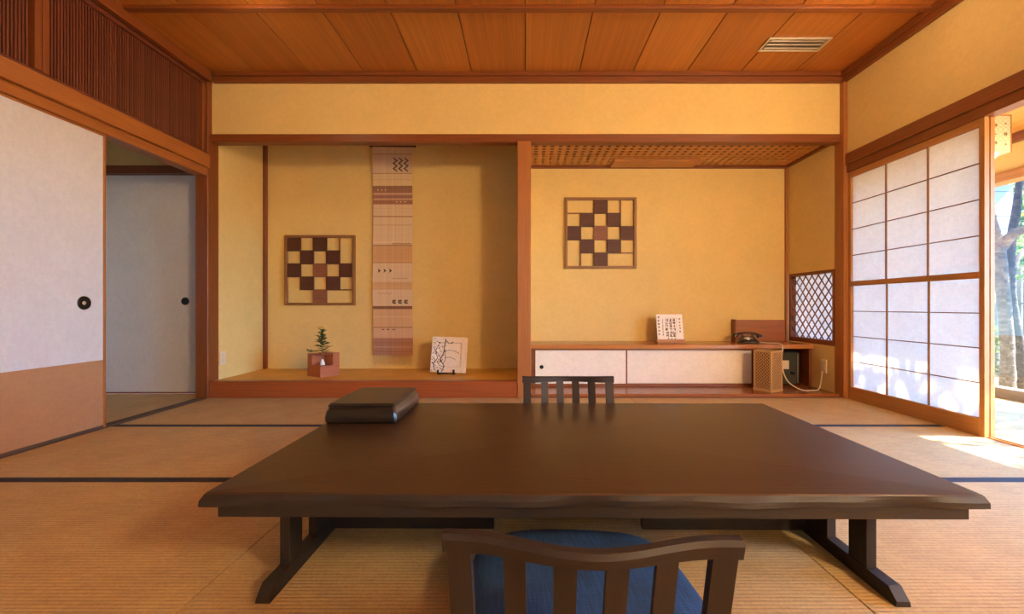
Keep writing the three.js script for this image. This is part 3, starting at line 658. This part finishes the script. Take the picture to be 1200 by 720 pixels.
  tag(mk('fringe', mergeGeometries(fr), std({ color: col(0.48, 0.30, 0.17), roughness: 0.9 }), g), 'thin tan fringe threads', undefined, null, 'stuff');
  delete g.children[g.children.length - 1].userData.category;
}

// ---- checkered wall lattices
function checker(px0, px1, py0, py1, rows, bars, label) {
  const D = 4.6, [xa, ya] = V(px0, py0, D), [xb, yb] = V(px1, py1, D);
  const W = xb - xa, H = ya - yb, f = 0.026, cw = (W - 2 * f) / 5, ch = (H - 2 * f) / 5;
  const g = grp('wall_lattice', [xa, yb, -D + 0.005]); tag(g, label, 'wall decoration', 'checkered wall lattices');
  const B = (n, x0, x1, y0, y1, z0, z1, m) => mk(n, cbox(x1 - x0, y1 - y0, z1 - z0, 0.0012), m, g, [(x0 + x1) / 2, (y0 + y1) / 2, (z0 + z1) / 2]);
  B('frame_bar', 0, f, 0, H, -0.014, 0.02, M.lattice); B('frame_bar', W - f, W, 0, H, -0.014, 0.02, M.lattice);
  B('frame_bar', f, W - f, 0, f, -0.014, 0.02, M.lattice); B('frame_bar', f, W - f, H - f, H, -0.014, 0.02, M.lattice);
  rows.forEach((r, j) => [...r].forEach((c, i) => {
    if (c === '.') return;
    B('checker_tile', f + i * cw - 0.004, f + (i + 1) * cw + 0.004, H - f - (j + 1) * ch - 0.004, H - f - j * ch + 0.004, -0.008, 0.012, c === 'm' ? M.tileMid : M.tileDark);
  }));
  for (const [o, k, a, b] of bars) {                              // thin bars: v at column line k rows a..b, h at row line k columns a..b
    if (o === 'v') B('thin_bar', f + k * cw - 0.006, f + k * cw + 0.006, H - f - b * ch, H - f - a * ch, -0.006, 0.009, M.lattice);
    else B('thin_bar', f + a * cw, f + b * cw, H - f - k * ch - 0.006, H - f - k * ch + 0.006, -0.006, 0.0088, M.lattice);
  }
}
checker(334.5, 416.5, 276, 358, ['D.D..', '.D.D.', 'D.m.D', '.D.D.', '..m..'],
  [['v', 4, 0, 1], ['h', 4, 4, 5]], 'checkered wooden wall lattice hanging beside the textile');
checker(662, 745.5, 232, 315, ['..D..', '.D.D.', 'D.m.D', '.D.D.', '..D..'],
  [['v', 4, 0, 1], ['h', 1, 0, 1], ['h', 4, 4, 5], ['v', 1, 4, 5], ['h', 2, 2, 3]], 'checkered wooden wall lattice above the low cabinet');

// ---- flower holder with plant
{
  const a = 1.02, s = 0.2, g = grp('flower_holder', [-1.883, 0.1412, -4.015], a); tag(g, 'reddish wooden block flower holder with cut out corner', 'planter');
  // local x runs along the right face, local z away from the viewer is negative; nearest upright edge at the origin
  const B = (n, x0, x1, y0, y1, z0, z1, m) => mk(n, cbox(x1 - x0, y1 - y0, z1 - z0, 0.002), m, g, [(x0 + x1) / 2, (y0 + y1) / 2, (z0 + z1) / 2]);
  B('base_block', 0, s, 0, 0.105, -s, 0, M.cherry);
  B('rear_block', 0, s, 0.1055, 0.215, -s, -0.13, M.cherry);
  B('side_block', 0.13, s, 0.1055, 0.215, -0.1295, 0, M.cherry);
  B('corner_bar', 0, 0.1295, 0.203, 0.215, -0.012, 0, M.trim);
  B('corner_bar', 0, 0.012, 0.203, 0.215, -0.1295, -0.0125, M.trim);
  const v = grp('bud_vase', [-1.883 + Math.cos(a) * 0.065 - Math.sin(a) * 0.065, 0.2466, -4.015 - Math.cos(a) * 0.065 - Math.sin(a) * 0.065]); tag(v, 'tiny white bud vase with dark green sprig and yellow flower', 'vase');
  mk('vase_body', new THREE.LatheGeometry([[0, 0], [0.022, 0], [0.024, 0.01], [0.014, 0.035], [0.007, 0.05], [0.008, 0.056]].map((p) => new THREE.Vector2(...p)), 20), M.white, v);
  mk('stem', tube([[0, 0.03, 0], [0.006, 0.12, 0.004], [-0.006, 0.24, 0], [-0.014, 0.345, 0.004]], 0.0022, 16, 6), M.leafDark, v);
  mk('stem', tube([[0, 0.05, 0], [-0.03, 0.125, 0.01], [-0.13, 0.138, 0.03]], 0.0018, 12, 6), M.leafDark, v);
  const leaf = (px, py, pz, L, yaw, pitch) => {
    const q = new THREE.BufferGeometry();
    q.setAttribute('position', new THREE.Float32BufferAttribute([0, 0, 0, L * 0.45, 0.004, L * 0.26, L * 0.5, -0.003, 0, 0, 0, 0, L * 0.5, -0.003, 0, L * 0.45, 0.004, -L * 0.26, L * 0.45, 0.004, L * 0.26, L, 0, 0, L * 0.5, -0.003, 0, L * 0.5, -0.003, 0, L, 0, 0, L * 0.45, 0.004, -L * 0.26], 3));
    q.computeVertexNormals(); q.rotateZ(pitch); q.rotateY(yaw); q.translate(px, py, pz);
    return q;
  };
  const ls = [];
  for (let k = 0; k < 48; k++) { const t = k / 48, y = 0.12 + 0.215 * t; ls.push(leaf(-0.012 * t + 0.004, y, 0.002, 0.088 * (1 - 0.5 * t) * rr(0.7, 1.3), k * 2.4, rr(-0.1, 0.8))); }
  for (let k = 0; k < 9; k++) ls.push(leaf(-0.05 - k * 0.009, 0.125 + k * 0.0015, 0.02 + k * 0.001, 0.04, 2.6 + rr(-0.8, 0.8), rr(-0.2, 0.6)));
  const lf = mk('leaves', mergeGeometries(ls), M.leafDark, v); lf.userData.kind = 'stuff';
  const fl = mk('flower', new THREE.SphereGeometry(0.014, 12, 8), M.petal, v, [-0.014, 0.352, 0.004]);
  for (let k = 0; k < 5; k++) { const p = mk('petal', new THREE.SphereGeometry(0.016, 8, 6), M.petal, fl, [Math.cos(k * 1.257) * 0.018, 0.002, Math.sin(k * 1.257) * 0.018]); p.scale.set(1, 0.5, 1); }
}

// ---- painted plate on its stand
{
  const D = 4.22, x = (526 - VPX) / FOC * D, y = 0.1412;
  const st = grp('plate_stand', [x - 0.022, y, -D]); tag(st, 'small black plate stand holding the square dish', 'stand');
  for (const s of [-1, 1]) {
    mk('stand_arm', tube([[s * 0.075, 0.009, -0.09], [s * 0.075, 0.009, 0.03], [s * 0.075, 0.022, 0.045], [s * 0.075, 0.05, 0.047]], 0.009, 16, 8), M.blackMetal, st);
    mk('stand_back', tube([[s * 0.075, 0.005, -0.05], [s * 0.07, 0.12, -0.085]], 0.005, 6, 8), M.blackMetal, st);
  }
  mk('stand_bar', cbox(0.15, 0.012, 0.012, 0.002), M.blackMetal, st, [0, 0.012, 0.0]);
  mk('stand_bar', cbox(0.14, 0.008, 0.008, 0.002), M.blackMetal, st, [0, 0.10, -0.078]);
  const t = canvasTex(512, 512, (c, W, H) => {
    c.fillStyle = '#e9dccb'; c.fillRect(0, 0, W, H);
    for (let k = 0; k < 260; k++) { c.fillStyle = `rgba(150,110,80,${0.03 + rnd() * 0.04})`; c.beginPath(); c.arc(rnd() * W, rnd() * H, 3 + rnd() * 14, 0, 7); c.fill(); }
    c.strokeStyle = '#3a2a28'; c.lineCap = 'round';
    const br = (pts, w) => { c.lineWidth = w; c.beginPath(); c.moveTo(...pts[0]); for (let k = 1; k < pts.length; k++) c.quadraticCurveTo(pts[k][0] + (k % 2 ? 10 : -10), (pts[k - 1][1] + pts[k][1]) / 2, ...pts[k]); c.stroke(); };
    br([[165, 500], [185, 400], [140, 300], [175, 160], [195, 30]], 11); br([[175, 380], [205, 280], [190, 180]], 8); br([[60, 480], [40, 400], [90, 300], [60, 200], [100, 80]], 9);
    br([[140, 300], [80, 220], [40, 200]], 6); br([[60, 330], [20, 290]], 8); br([[80, 420], [20, 370]], 7); br([[180, 430], [110, 400]], 6);
    br([[190, 200], [260, 190], [330, 205], [390, 240]], 5); br([[190, 300], [270, 290], [350, 330]], 5);
    br([[200, 60], [230, 95]], 9); br([[260, 90], [300, 70]], 10); br([[120, 90], [60, 60]], 7);
    for (let k = 0; k < 46; k++) { const px = 20 + rnd() * 190, py = 20 + rnd() * 470; br([[px, py], [px + rr(-26, 26), py + rr(-22, 22)]], 4 + rnd() * 6); }
  });
  const S2 = 0.172, rings = [], sq = (h, c, y) => { const r = [], n = 6; for (let q = 0; q < 4; q++) for (let k = 0; k < n; k++) { const an = q * Math.PI / 2 + k / (n - 1) * Math.PI / 2, cx = [1, -1, -1, 1][q] * (h - c), cy = [1, 1, -1, -1][q] * (h - c); r.push([cx + Math.cos(an) * c, cy + Math.sin(an) * c, y]); } return r; };
  const geo = loft([sq(S2 - 0.03, 0.01, 0), sq(S2, 0.012, 0.012), sq(S2, 0.012, 0.018), sq(S2 - 0.012, 0.012, 0.02), sq(S2 - 0.05, 0.01, 0.019), sq(S2 - 0.064, 0.01, 0.007), sq(0.02, 0.01, 0.0075)], 0.3);
  const p = geo.attributes.position, uv = geo.attributes.uv; for (let i = 0; i < p.count; i++) uv.setXY(i, p.getX(i) / (2 * S2) + 0.5, p.getY(i) / (2 * S2) + 0.5);
  const pl = mk('square_dish', geo, std({ map: t, roughness: 0.35 }), null, [x, y + 0.185, -D - 0.03]); pl.rotation.set(-0.22, 0.0, -0.035, 'YXZ');
  tag(pl, 'square white dish painted with dark branches in the alcove', 'dish');
}

// ---- low cabinet with its shelf top
{
  const g = grp('low_cabinet', [0.052, 0.0285, -4.19]); tag(g, 'low built in cabinet with cream sliding doors and wooden frame', 'cabinet');
  const B = (n, x0, x1, y0, y1, z0, z1, m, par) => mk(n, cbox(x1 - x0, y1 - y0, z1 - z0, 0.0015), m, par ?? g, [(x0 + x1) / 2, (y0 + y1) / 2, (z0 + z1) / 2]);
  B('bottom_rail', 0, 2.17, 0, 0.022, -0.05, -0.005, M.trim); B('top_rail', 0.0, 2.17, 0.348, 0.362, -0.05, -0.005, M.trim);
  B('back_panel', 0, 2.17, 0, 0.362, -0.41, -0.40, M.trim); B('side_panel', 0, 0.03, 0.022, 0.348, -0.40, -0.005, M.trim); B('side_panel', 2.15, 2.17, 0.022, 0.348, -0.40, -0.005, M.trim);
  for (const [x0, x1, z] of [[0.034, 0.93, -0.016], [0.905, 2.148, -0.034]]) {
    const d = B('sliding_door', x0 + 0.011, x1 - 0.011, 0.024, 0.346, z - 0.012, z, M.door);
    const W = x1 - x0;
    for (const s of [-1, 1]) mk('edge_strip', cbox(0.012, 0.322, 0.016, 0.001), M.trim, d, [s * (W / 2 - 0.006), 0, 0.001]);
    if (x0 < 0.5) { const q = mk('finger_pull', pullGeo, M.blackMetal, d, [-W / 2 + 0.072, 0.0, 0.0055]); q.rotation.x = Math.PI / 2; q.scale.set(0.46, 0.6, 0.46); }
  }
  const s = bx('shelf_board', 0.052, 2.758, 0.391, 0.431, 4.175, 4.608, M.shelf ??= wood(0.58, 0.24, 0.075, 0.18), null, { k: 0.005 }); tag(s, 'glossy wooden shelf board on top of the low cabinet', 'shelf');
  const e = bx('niche_side_panel', 2.735, 2.758, 0.0285, 0.3905, 4.21, 4.608, M.trim); tag(e, 'dark wooden panel lining the niche beside the lattice window', 'panel');
}
// ---- card on its wooden stand
{
  const D = 4.39, [x] = V(785.5, 400, D), y = 0.4315;
  const st = grp('card_stand', [x, y, -D]); tag(st, 'small wooden stand holding the written card', 'stand');
  mk('stand_base', cbox(0.29, 0.018, 0.10, 0.003), M.light, st, [0.0, 0.009, 0.01]);
  mk('stand_lip', cbox(0.26, 0.02, 0.008, 0.002), M.light, st, [0, 0.028, 0.045]);
  const bk = mk('stand_back', cbox(0.27, 0.12, 0.008, 0.002), M.light, st, [0.0, 0.085, -0.012]); bk.rotation.x = -0.2;
  const t = canvasTex(512, 540, (c, W, H) => {
    c.fillStyle = '#f4ece2'; c.fillRect(0, 0, W, H);
    c.strokeStyle = '#3d3230'; c.lineCap = 'round';
    const glyph = (x, y, s, w) => { c.lineWidth = w; const n = 4 + Math.floor(rnd() * 3); for (let k = 0; k < n; k++) { c.beginPath(); const h = rnd() < 0.55, o = rnd() * s; if (h) { c.moveTo(x + rnd() * s * 0.2, y + o); c.lineTo(x + s - rnd() * s * 0.2, y + o - 2); } else { c.moveTo(x + o, y + rnd() * s * 0.2); c.quadraticCurveTo(x + o - s * 0.1, y + s * 0.5, x + o + rr(-0.3, 0.2) * s, y + s); } c.stroke(); } };
    for (let k = 0; k < 6; k++) glyph(26, 40 + k * 68, 36, 6);
    for (let k = 0; k < 9; k++) glyph(108, 100 + k * 38, 22, 4);
    for (let i = 0; i < 3; i++) for (let j = 0; j < 6; j++) glyph(178 + i * 70, 92 + j * 62, 50, 8);
    for (let i = 0; i < 3; i++) glyph(200 + i * 66, 478, 30, 5);
    for (let k = 0; k < 5; k++) glyph(438, 80 + k * 62, 30, 5);
    c.lineWidth = 3; c.strokeStyle = '#7a6a63'; c.strokeRect(168, 78, 222, 322);
  });
  const geo = cbox(0.262, 0.272, 0.006, 0.0008);
  const p = geo.attributes.position, uv = geo.attributes.uv; for (let i = 0; i < p.count; i++) uv.setXY(i, p.getX(i) / 0.262 + 0.5, p.getY(i) / 0.272 + 0.5);
  const cd = mk('written_card', geo, std({ map: t, roughness: 0.8 }), null, [x - 0.006, y + 0.152, -D + 0.004]); cd.rotation.x = -0.2;
  tag(cd, 'square white card written with black characters on the shelf', 'card');
}
// ---- wooden board, telephone, cord
{
  const b = bx('wooden_board', 2.19, 2.728, 0.4315, 0.655, 4.588, 4.606, M.boardM ??= wood(0.46, 0.17, 0.06, 0.4), null, { g: 'x' }); tag(b, 'low wooden board standing behind the telephone on the shelf', 'board');
  const e = bx('board_end', 2.172, 2.1895, 0.4315, 0.662, 4.53, 4.606, M.trim); tag(e, 'narrow dark upright closing the end of the wooden board', 'board');
  const D = 4.37, [x] = V(876, 396, D), g = grp('telephone', [x, 0.4315, -D], -0.35); tag(g, 'black old style telephone on the shelf by the lattice window', 'telephone');
  const ring = (y, w, d, o = 0) => { const r = []; for (let k = 0; k < 28; k++) { const a = k / 28 * 6.2832, e = (v) => Math.sign(v) * Math.pow(Math.abs(v), 0.55); r.push([e(Math.cos(a)) * w, y, e(Math.sin(a)) * d + o]); } return r; };
  mk('body', loft([ring(0, 0.098, 0.085), ring(0.012, 0.105, 0.09), ring(0.02, 0.103, 0.088), ring(0.045, 0.08, 0.07, -0.005), ring(0.07, 0.062, 0.045, -0.018), ring(0.082, 0.056, 0.036, -0.022)], 0.9), M.phone, g);
  const dl = mk('dial', new THREE.CylinderGeometry(0.04, 0.043, 0.01, 28), M.aluDark, g, [0, 0.048, 0.05]); dl.rotation.x = 0.75;
  mk('dial_centre', new THREE.CylinderGeometry(0.017, 0.017, 0.004, 18), M.white, dl, [0, 0.006, 0]);
  for (let k = 0; k < 10; k++) mk('dial_hole', new THREE.CylinderGeometry(0.0055, 0.0055, 0.003, 10), M.ivory, dl, [Math.cos(k * 0.52 + 0.4) * 0.029, 0.0045, Math.sin(k * 0.52 + 0.4) * 0.029]);
  for (const s of [-1, 1]) mk('cradle', cbox(0.022, 0.03, 0.05, 0.004), M.phone, g, [s * 0.045, 0.088, -0.022]);
  const hs = mk('handset', limb([[-0.11, 0.096, -0.02], [-0.06, 0.117, -0.022], [0, 0.122, -0.022], [0.06, 0.117, -0.022], [0.11, 0.096, -0.02]], [0.014, 0.013, 0.012, 0.013, 0.014], 12, 5), M.phone, g);
  for (const s of [-1, 1]) { const c = mk('ear_cap', new THREE.CylinderGeometry(0.024, 0.03, 0.028, 20), M.phone, hs, [s * 0.11, 0.086, -0.02]); c.rotation.z = s * 0.35; }
  g.scale.y = 0.82;
  const cd = mk('telephone_cord', tube([[x + 0.10, 0.440, -4.40], [2.35, 0.438, -4.30], [2.40, 0.4385, -4.25], [2.435, 0.441, -4.19], [2.446, 0.428, -4.16], [2.446, 0.38, -4.156], [2.44, 0.25, -4.155], [2.46, 0.10, -4.10], [2.52, 0.036, -4.0], [2.60, 0.034, -3.97], [2.70, 0.036, -4.02], [2.738, 0.09, -4.05], [2.748, 0.20, -4.04]], 0.0055, 90, 8), M.cord); cd.name = 'cord'; cd.userData.label = 'pale cord running down to the wall socket'; scene.updateMatrixWorld(true); g.attach(cd);
}
function outlet(x, y, D, nx, label) {
  const g = grp('wall_socket', [x, y, -D]); tag(g, label, 'socket', 'cream wall sockets');
  mk('cover_plate', cbox(0.008, 0.12, 0.072, 0.002), M.ivory, g, [nx * 0.004, 0, 0]);
  for (const s of [-1, 1]) mk('socket_insert', cbox(0.004, 0.034, 0.034, 0.001), M.cord, g, [nx * 0.009, s * 0.024, 0]);
}
outlet(XL + 0.0005, 0.33, 3.965, 1, 'cream wall socket low on the pale wall beside the scroll alcove');
outlet(2.7595, 0.245, 4.03, -1, 'cream wall socket below the lattice window');
// ---- safe in the niche
{
  const g = grp('small_safe', [2.5, 0.0285, -4.42]); tag(g, 'small dark safe with a white label inside the niche', 'safe');
  mk('body', cbox(0.36, 0.31, 0.30, 0.006), M.safe, g, [0, 0.165, 0]);
  mk('front_door', cbox(0.33, 0.28, 0.012, 0.003), M.safe, g, [0, 0.165, 0.156]);
  mk('paper_label', cbox(0.08, 0.085, 0.001, 0.0002), M.ivory, g, [0.03, 0.20, 0.1627]);
  mk('door_edge', cbox(0.006, 0.28, 0.014, 0.002), M.alu, g, [0.155, 0.165, 0.160]);
  mk('knob', new THREE.CylinderGeometry(0.016, 0.018, 0.02, 18).rotateX(Math.PI / 2), M.blackMetal, g, [0.10, 0.12, 0.172]);
  for (const s of [-1, 1]) mk('foot', cbox(0.03, 0.01, 0.25, 0.002), M.blackMetal, g, [s * 0.14, 0.005, 0]);
}
// ---- tall woven basket
{
  const s = 0.17, H = 0.37, g = grp('woven_basket', [2.188, 0.0285, -3.885], 0.5); tag(g, 'tall square woven bamboo basket standing before the cabinet', 'basket');
  const B = (n, x0, x1, y0, y1, z0, z1, m) => mk(n, cbox(x1 - x0, y1 - y0, z1 - z0, 0.0015), m, g, [(x0 + x1) / 2, (y0 + y1) / 2, (z0 + z1) / 2]);
  B('base', -0.003, s + 0.003, 0, 0.022, -s - 0.003, 0.003, M.bamboo);
  for (const [x, z] of [[0.007, -0.007], [s - 0.007, -0.007], [0.007, -s + 0.007], [s - 0.007, -s + 0.007]]) B('corner_post', x - 0.007, x + 0.007, 0.0222, H, z - 0.007, z + 0.007, M.bamboo);
  for (const [x0, x1, z0, z1] of [[0.0142, s - 0.0142, -0.012, 0], [0.0142, s - 0.0142, -s, -s + 0.012], [0, 0.012, -s + 0.0142, -0.0142], [s - 0.012, s, -s + 0.0142, -0.0142]]) B('rim', x0, x1, H - 0.016, H, z0, z1, M.bamboo);
  const inner = [[0.014, s - 0.014, -0.010, -0.008], [0.014, s - 0.014, -s + 0.008, -s + 0.010], [0.008, 0.010, -s + 0.014, -0.014], [s - 0.010, s - 0.008, -s + 0.014, -0.014]];
  for (const q of inner) B('liner', q[0], q[1], 0.0225, H - 0.017, q[2], q[3], M.bambooDark);
  const y0 = 0.0225, y1 = H - 0.017, w = s - 0.0285;
  const strips = (place) => {
    const gs = [];
    for (const sg of [1, -1]) for (let c = -w; c < y1 - y0 + w; c += 0.028) {
      const lo = Math.max(0, sg > 0 ? -c : c - (y1 - y0)), hi = Math.min(w, sg > 0 ? y1 - y0 - c : c);
      if (hi - lo < 0.006) continue;
      const ya = sg > 0 ? lo + c : c - lo, yb = sg > 0 ? hi + c : c - hi, L = Math.hypot(hi - lo, yb - ya);
      const b = cbox(L, 0.007, 0.0025, 0.0005); b.rotateZ(Math.atan2(yb - ya, hi - lo)); b.translate((lo + hi) / 2 - w / 2, y0 + (ya + yb) / 2, sg * 0.0012); place(b); gs.push(b);
    }
    return mergeGeometries(gs);
  };
  for (const f of [(b) => b.translate(s / 2, 0, -0.0045), (b) => b.translate(s / 2, 0, -s + 0.0045), (b) => { b.rotateY(Math.PI / 2); b.translate(0.0045, 0, -s / 2); }, (b) => { b.rotateY(Math.PI / 2); b.translate(s - 0.0045, 0, -s / 2); }]) {
    const m = mk('woven_face', strips(f), M.bamboo, g); m.userData.kind = 'stuff';
  }
}
// ---- veranda lantern
{
  const g = grp('veranda_lantern', [3.36, 1.89, -3.16]); tag(g, 'boxy white patterned lantern hanging in the veranda', 'lantern');
  const t = canvasTex(256, 512, (c, W, H) => {
    c.fillStyle = '#efe0c0'; c.fillRect(0, 0, W, H); c.strokeStyle = '#c9ab77'; c.lineWidth = 5;
    for (let j = 0; j < 9; j++) for (let i = 0; i < 5; i++) { c.beginPath(); c.arc(i * 64, j * 64, 28, 0, 7); c.stroke(); }
    c.fillStyle = '#6b5a3e'; for (const [x, y] of [[64, 130], [64, 380], [192, 256]]) for (let k = 0; k < 6; k++) { c.beginPath(); c.ellipse(x + Math.cos(k * 1.047) * 15, y + Math.sin(k * 1.047) * 15, 12, 7, k * 1.047, 0, 7); c.fill(); }
    c.fillStyle = '#8a7550'; for (const [x, y] of [[64, 256], [192, 110], [192, 400]]) { c.beginPath(); c.arc(x, y, 13, 0, 7); c.fill(); }
  });
  const shM = new THREE.MeshPhysicalMaterial({ map: t, roughness: 1, transmission: 0.4, thickness: 0, side: THREE.DoubleSide });
  for (const [rx, ry] of [[0, 0], [Math.PI / 2, 0], [Math.PI, 0], [-Math.PI / 2, 0]]) { const q = mk('shade_panel', new THREE.PlaneGeometry(0.144, 0.255), shM, g, [Math.sin(rx) * 0.072, 0.1275, Math.cos(rx) * 0.072]); q.rotation.y = rx; }
  for (const [sx, sz] of [[-1, -1], [1, -1], [-1, 1], [1, 1]]) mk('corner_post', cbox(0.006, 0.262, 0.006, 0.001), M.light, g, [sx * 0.073, 0.1275, sz * 0.073]);
  const bulb = mk('bulb', new THREE.SphereGeometry(0.045, 20, 14), std({ color: col(0.95, 0.9, 0.8), emissive: col(1, 0.85, 0.6), emissiveIntensity: 0.35 }), g, [0, 0.012, 0]);
  const l = new THREE.PointLight(new THREE.Color(1, 0.82, 0.55), 0.02); l.name = 'lantern_light'; l.position.set(0, 0.012, 0); l.castShadow = true; l.shadow.radius = 2; g.add(l);
  mk('suspension', new THREE.CylinderGeometry(0.006, 0.006, 0.1065, 8), M.trimDark, g, [0, 0.3168, 0]);
  mk('top_plate', cbox(0.152, 0.008, 0.152, 0.001), M.light, g, [0, 0.2595, 0]);
}

// ================================================================ garden
tag(mk('ground', new THREE.PlaneGeometry(60, 60).rotateX(-Math.PI / 2), M.soil, null, [20, -0.31, 0]), 'pale dry garden ground beyond the veranda', 'ground', null, S);
{
  const X = 9.2, g = grp('garden_fence', [X, -0.3, -7]); tag(g, 'pale slatted wooden garden fence beyond the tree trunks', 'fence');
  const sg = cbox(0.02, 1.85, 0.085, 0.002);
  for (let k = 0; k < 110; k++) mk('fence_slat', sg, M.fence, g, [0, 0.945, 6 - k * 0.105]);
  for (const y of [0.4, 1.15, 1.82]) mk('fence_rail', cbox(0.035, 0.06, 11.6, 0.003), M.fence, g, [-0.03, y, 0.25]);
  for (let k = 0; k < 6; k++) mk('fence_post', cbox(0.07, 1.95, 0.07, 0.004), M.fence, g, [0.06, 0.975, 5.6 - k * 2.1]);
}
{
  const g = grp('garden_shed', [8.1, -0.3, -8.6]); tag(g, 'pale blue grey boarded shed wall behind the trees', 'shed');
  mk('wall', cbox(1.4, 3.4, 1.4, 0.01), M.siding, g, [0, 1.7, 0]);
  for (let k = 0; k < 15; k++) mk('siding_board', cbox(1.4, 0.215, 0.02, 0.004), M.siding, g, [0, 0.13 + k * 0.225, 0.711]);
  mk('shed_roof', cbox(1.7, 0.08, 1.7, 0.01), M.barkDark, g, [0, 3.44, 0]);
}
function tree(name, label, trunks, mat, canopy, leafMat, n, size) {
  const g = grp(name); tag(g, label, 'tree');
  trunks.forEach(([pts, radii], k) => mk(k ? 'branch' : 'trunk', metreUV(limb(pts, radii, 12, 5, 0.14), 'y'), mat, g));
  const lg = new THREE.BufferGeometry();
  lg.setAttribute('position', new THREE.Float32BufferAttribute([-0.5, 0, 0, 0, 0.06, 0.28, 0, -0.04, 0, -0.5, 0, 0, 0, -0.04, 0, 0, 0.06, -0.28, 0, 0.06, 0.28, 0.5, 0, 0, 0, -0.04, 0, 0, -0.04, 0, 0.5, 0, 0, 0, 0.06, -0.28], 3)); lg.computeVertexNormals();
  const im = new THREE.InstancedMesh(lg, leafMat, n); im.name = 'foliage'; im.castShadow = im.receiveShadow = true; im.userData.kind = 'stuff';
  const m4 = new THREE.Matrix4(), q = new THREE.Quaternion(), e = new THREE.Euler();
  for (let i = 0; i < n; i++) {
    const b = canopy[i % canopy.length], u = rr(-1, 1), a = rr(0, 6.2832), r = Math.cbrt(rnd()), s = size * rr(0.6, 1.3), k = Math.sqrt(1 - u * u);
    q.setFromEuler(e.set(rr(-0.9, 0.9), rr(0, 6.28), rr(-0.9, 0.9)));
    im.setMatrixAt(i, m4.compose(new THREE.Vector3(b[0] + r * k * Math.cos(a) * b[3], b[1] + r * u * b[4], b[2] + r * k * Math.sin(a) * b[5]), q, new THREE.Vector3(s, s, s)));
    im.setColorAt(i, new THREE.Color().setScalar(rr(0.7, 1.1)));
  }
  g.add(im);
  return g;
}
const G0 = -0.32;
{
  const P = (px, py, D) => V(px, py, D);
  const A = (px, D) => [V(px, 0, D)[0], G0, -D];
  tree('leaning_garden_tree', 'pale barked garden tree leaning beside the fence', [
    [[A(1180, 5.6), P(1181, 420, 5.6), P(1176, 350, 5.6), P(1170, 290, 5.6), P(1160, 250, 5.6), P(1150, 150, 5.6)], [0.085, 0.07, 0.066, 0.064, 0.055, 0.04]],
    [[P(1172, 292, 5.6), P(1186, 276, 5.5), P(1205, 266, 5.4), P(1240, 240, 5.2)], [0.06, 0.055, 0.045, 0.03]],
  ], M.bark, [[6.4, 2.9, -5.2, 0.9, 0.5, 0.9], [7.0, 2.1, -5.4, 0.5, 0.35, 0.6]], M.leafB, 900, 0.13);
  tree('dark_garden_tree', 'dark slender garden tree with crooked trunk', [
    [[A(1197, 5.9), P(1196, 430, 5.9), P(1190, 390, 5.9), P(1184, 350, 5.9), P(1183, 300, 5.9), P(1192, 240, 5.9), P(1200, 150, 5.9)], [0.085, 0.075, 0.07, 0.065, 0.06, 0.045, 0.03]],
    [[P(1184, 330, 5.9), P(1192, 305, 6.0), P(1208, 285, 6.2)], [0.035, 0.03, 0.02]],
  ], M.barkDark, [[7.3, 3.2, -6.2, 1.0, 0.6, 1.0], [8.1, 1.6, -6.9, 0.5, 0.4, 0.8]], M.leafA, 900, 0.12);
  tree('shade_tree', 'leafy garden tree whose crown shades the veranda', [
    [[[7.1, G0, -1.7], [7.0, 0.9, -1.8], [7.1, 2.2, -2.1], [6.9, 3.3, -2.5]], [0.12, 0.10, 0.085, 0.05]],
    [[[7.05, 2.0, -2.05], [6.7, 2.8, -2.6], [6.5, 3.3, -3.1]], [0.05, 0.04, 0.02]],
  ], M.bark, [[6.5, 3.5, -2.45, 0.8, 0.35, 0.4], [6.9, 3.7, -3.0, 0.8, 0.4, 0.55], [7.4, 4.1, -2.6, 0.8, 0.4, 0.5], [6.2, 3.2, -3.3, 0.6, 0.3, 0.5], [6.0, 3.4, -1.5, 1.2, 0.3, 0.9]], M.leafA, 950, 0.17);
}
tree('background_tree', 'broad leafy tree rising behind the garden fence', [[[[11.5, G0, -9.8], [11.4, 1.2, -9.8], [11.6, 2.6, -9.9], [11.4, 4.2, -10]], [0.16, 0.14, 0.11, 0.06]]], M.barkDark, [[11.2, 3.2, -9.4, 1.6, 1.5, 1.6], [12.2, 4.4, -10.6, 1.8, 1.4, 1.6], [10.6, 2.0, -8.8, 1.0, 0.9, 1.0]], M.leafA, 2600, 0.26);
tree('background_tree', 'light green tree beside the broad one behind the fence', [[[[12.6, G0, -11.8], [12.5, 1.4, -11.8], [12.6, 3.0, -11.7]], [0.14, 0.11, 0.06]]], M.bark, [[12.4, 3.0, -11.4, 1.5, 1.6, 1.4], [12.0, 4.8, -11.0, 1.3, 1.0, 1.3]], M.leafB, 1600, 0.24);
for (const [x, z, r, h, label] of [[7.6, -7.4, 0.7, 0.5, 'rounded green shrub at the foot of the fence'], [8.3, -5.6, 0.5, 0.35, 'low green shrub beside the garden trees']]) {
  const g = tree('garden_shrub', label, [[[[x, G0, z], [x, 0, z], [x + 0.05, 0.2, z]], [0.04, 0.03, 0.02]]], M.barkDark, [[x, 0.05, z, r, h, r]], M.leafA, 500, 0.12);
  g.userData.category = 'shrub';
}

renderer.render(scene, camera);
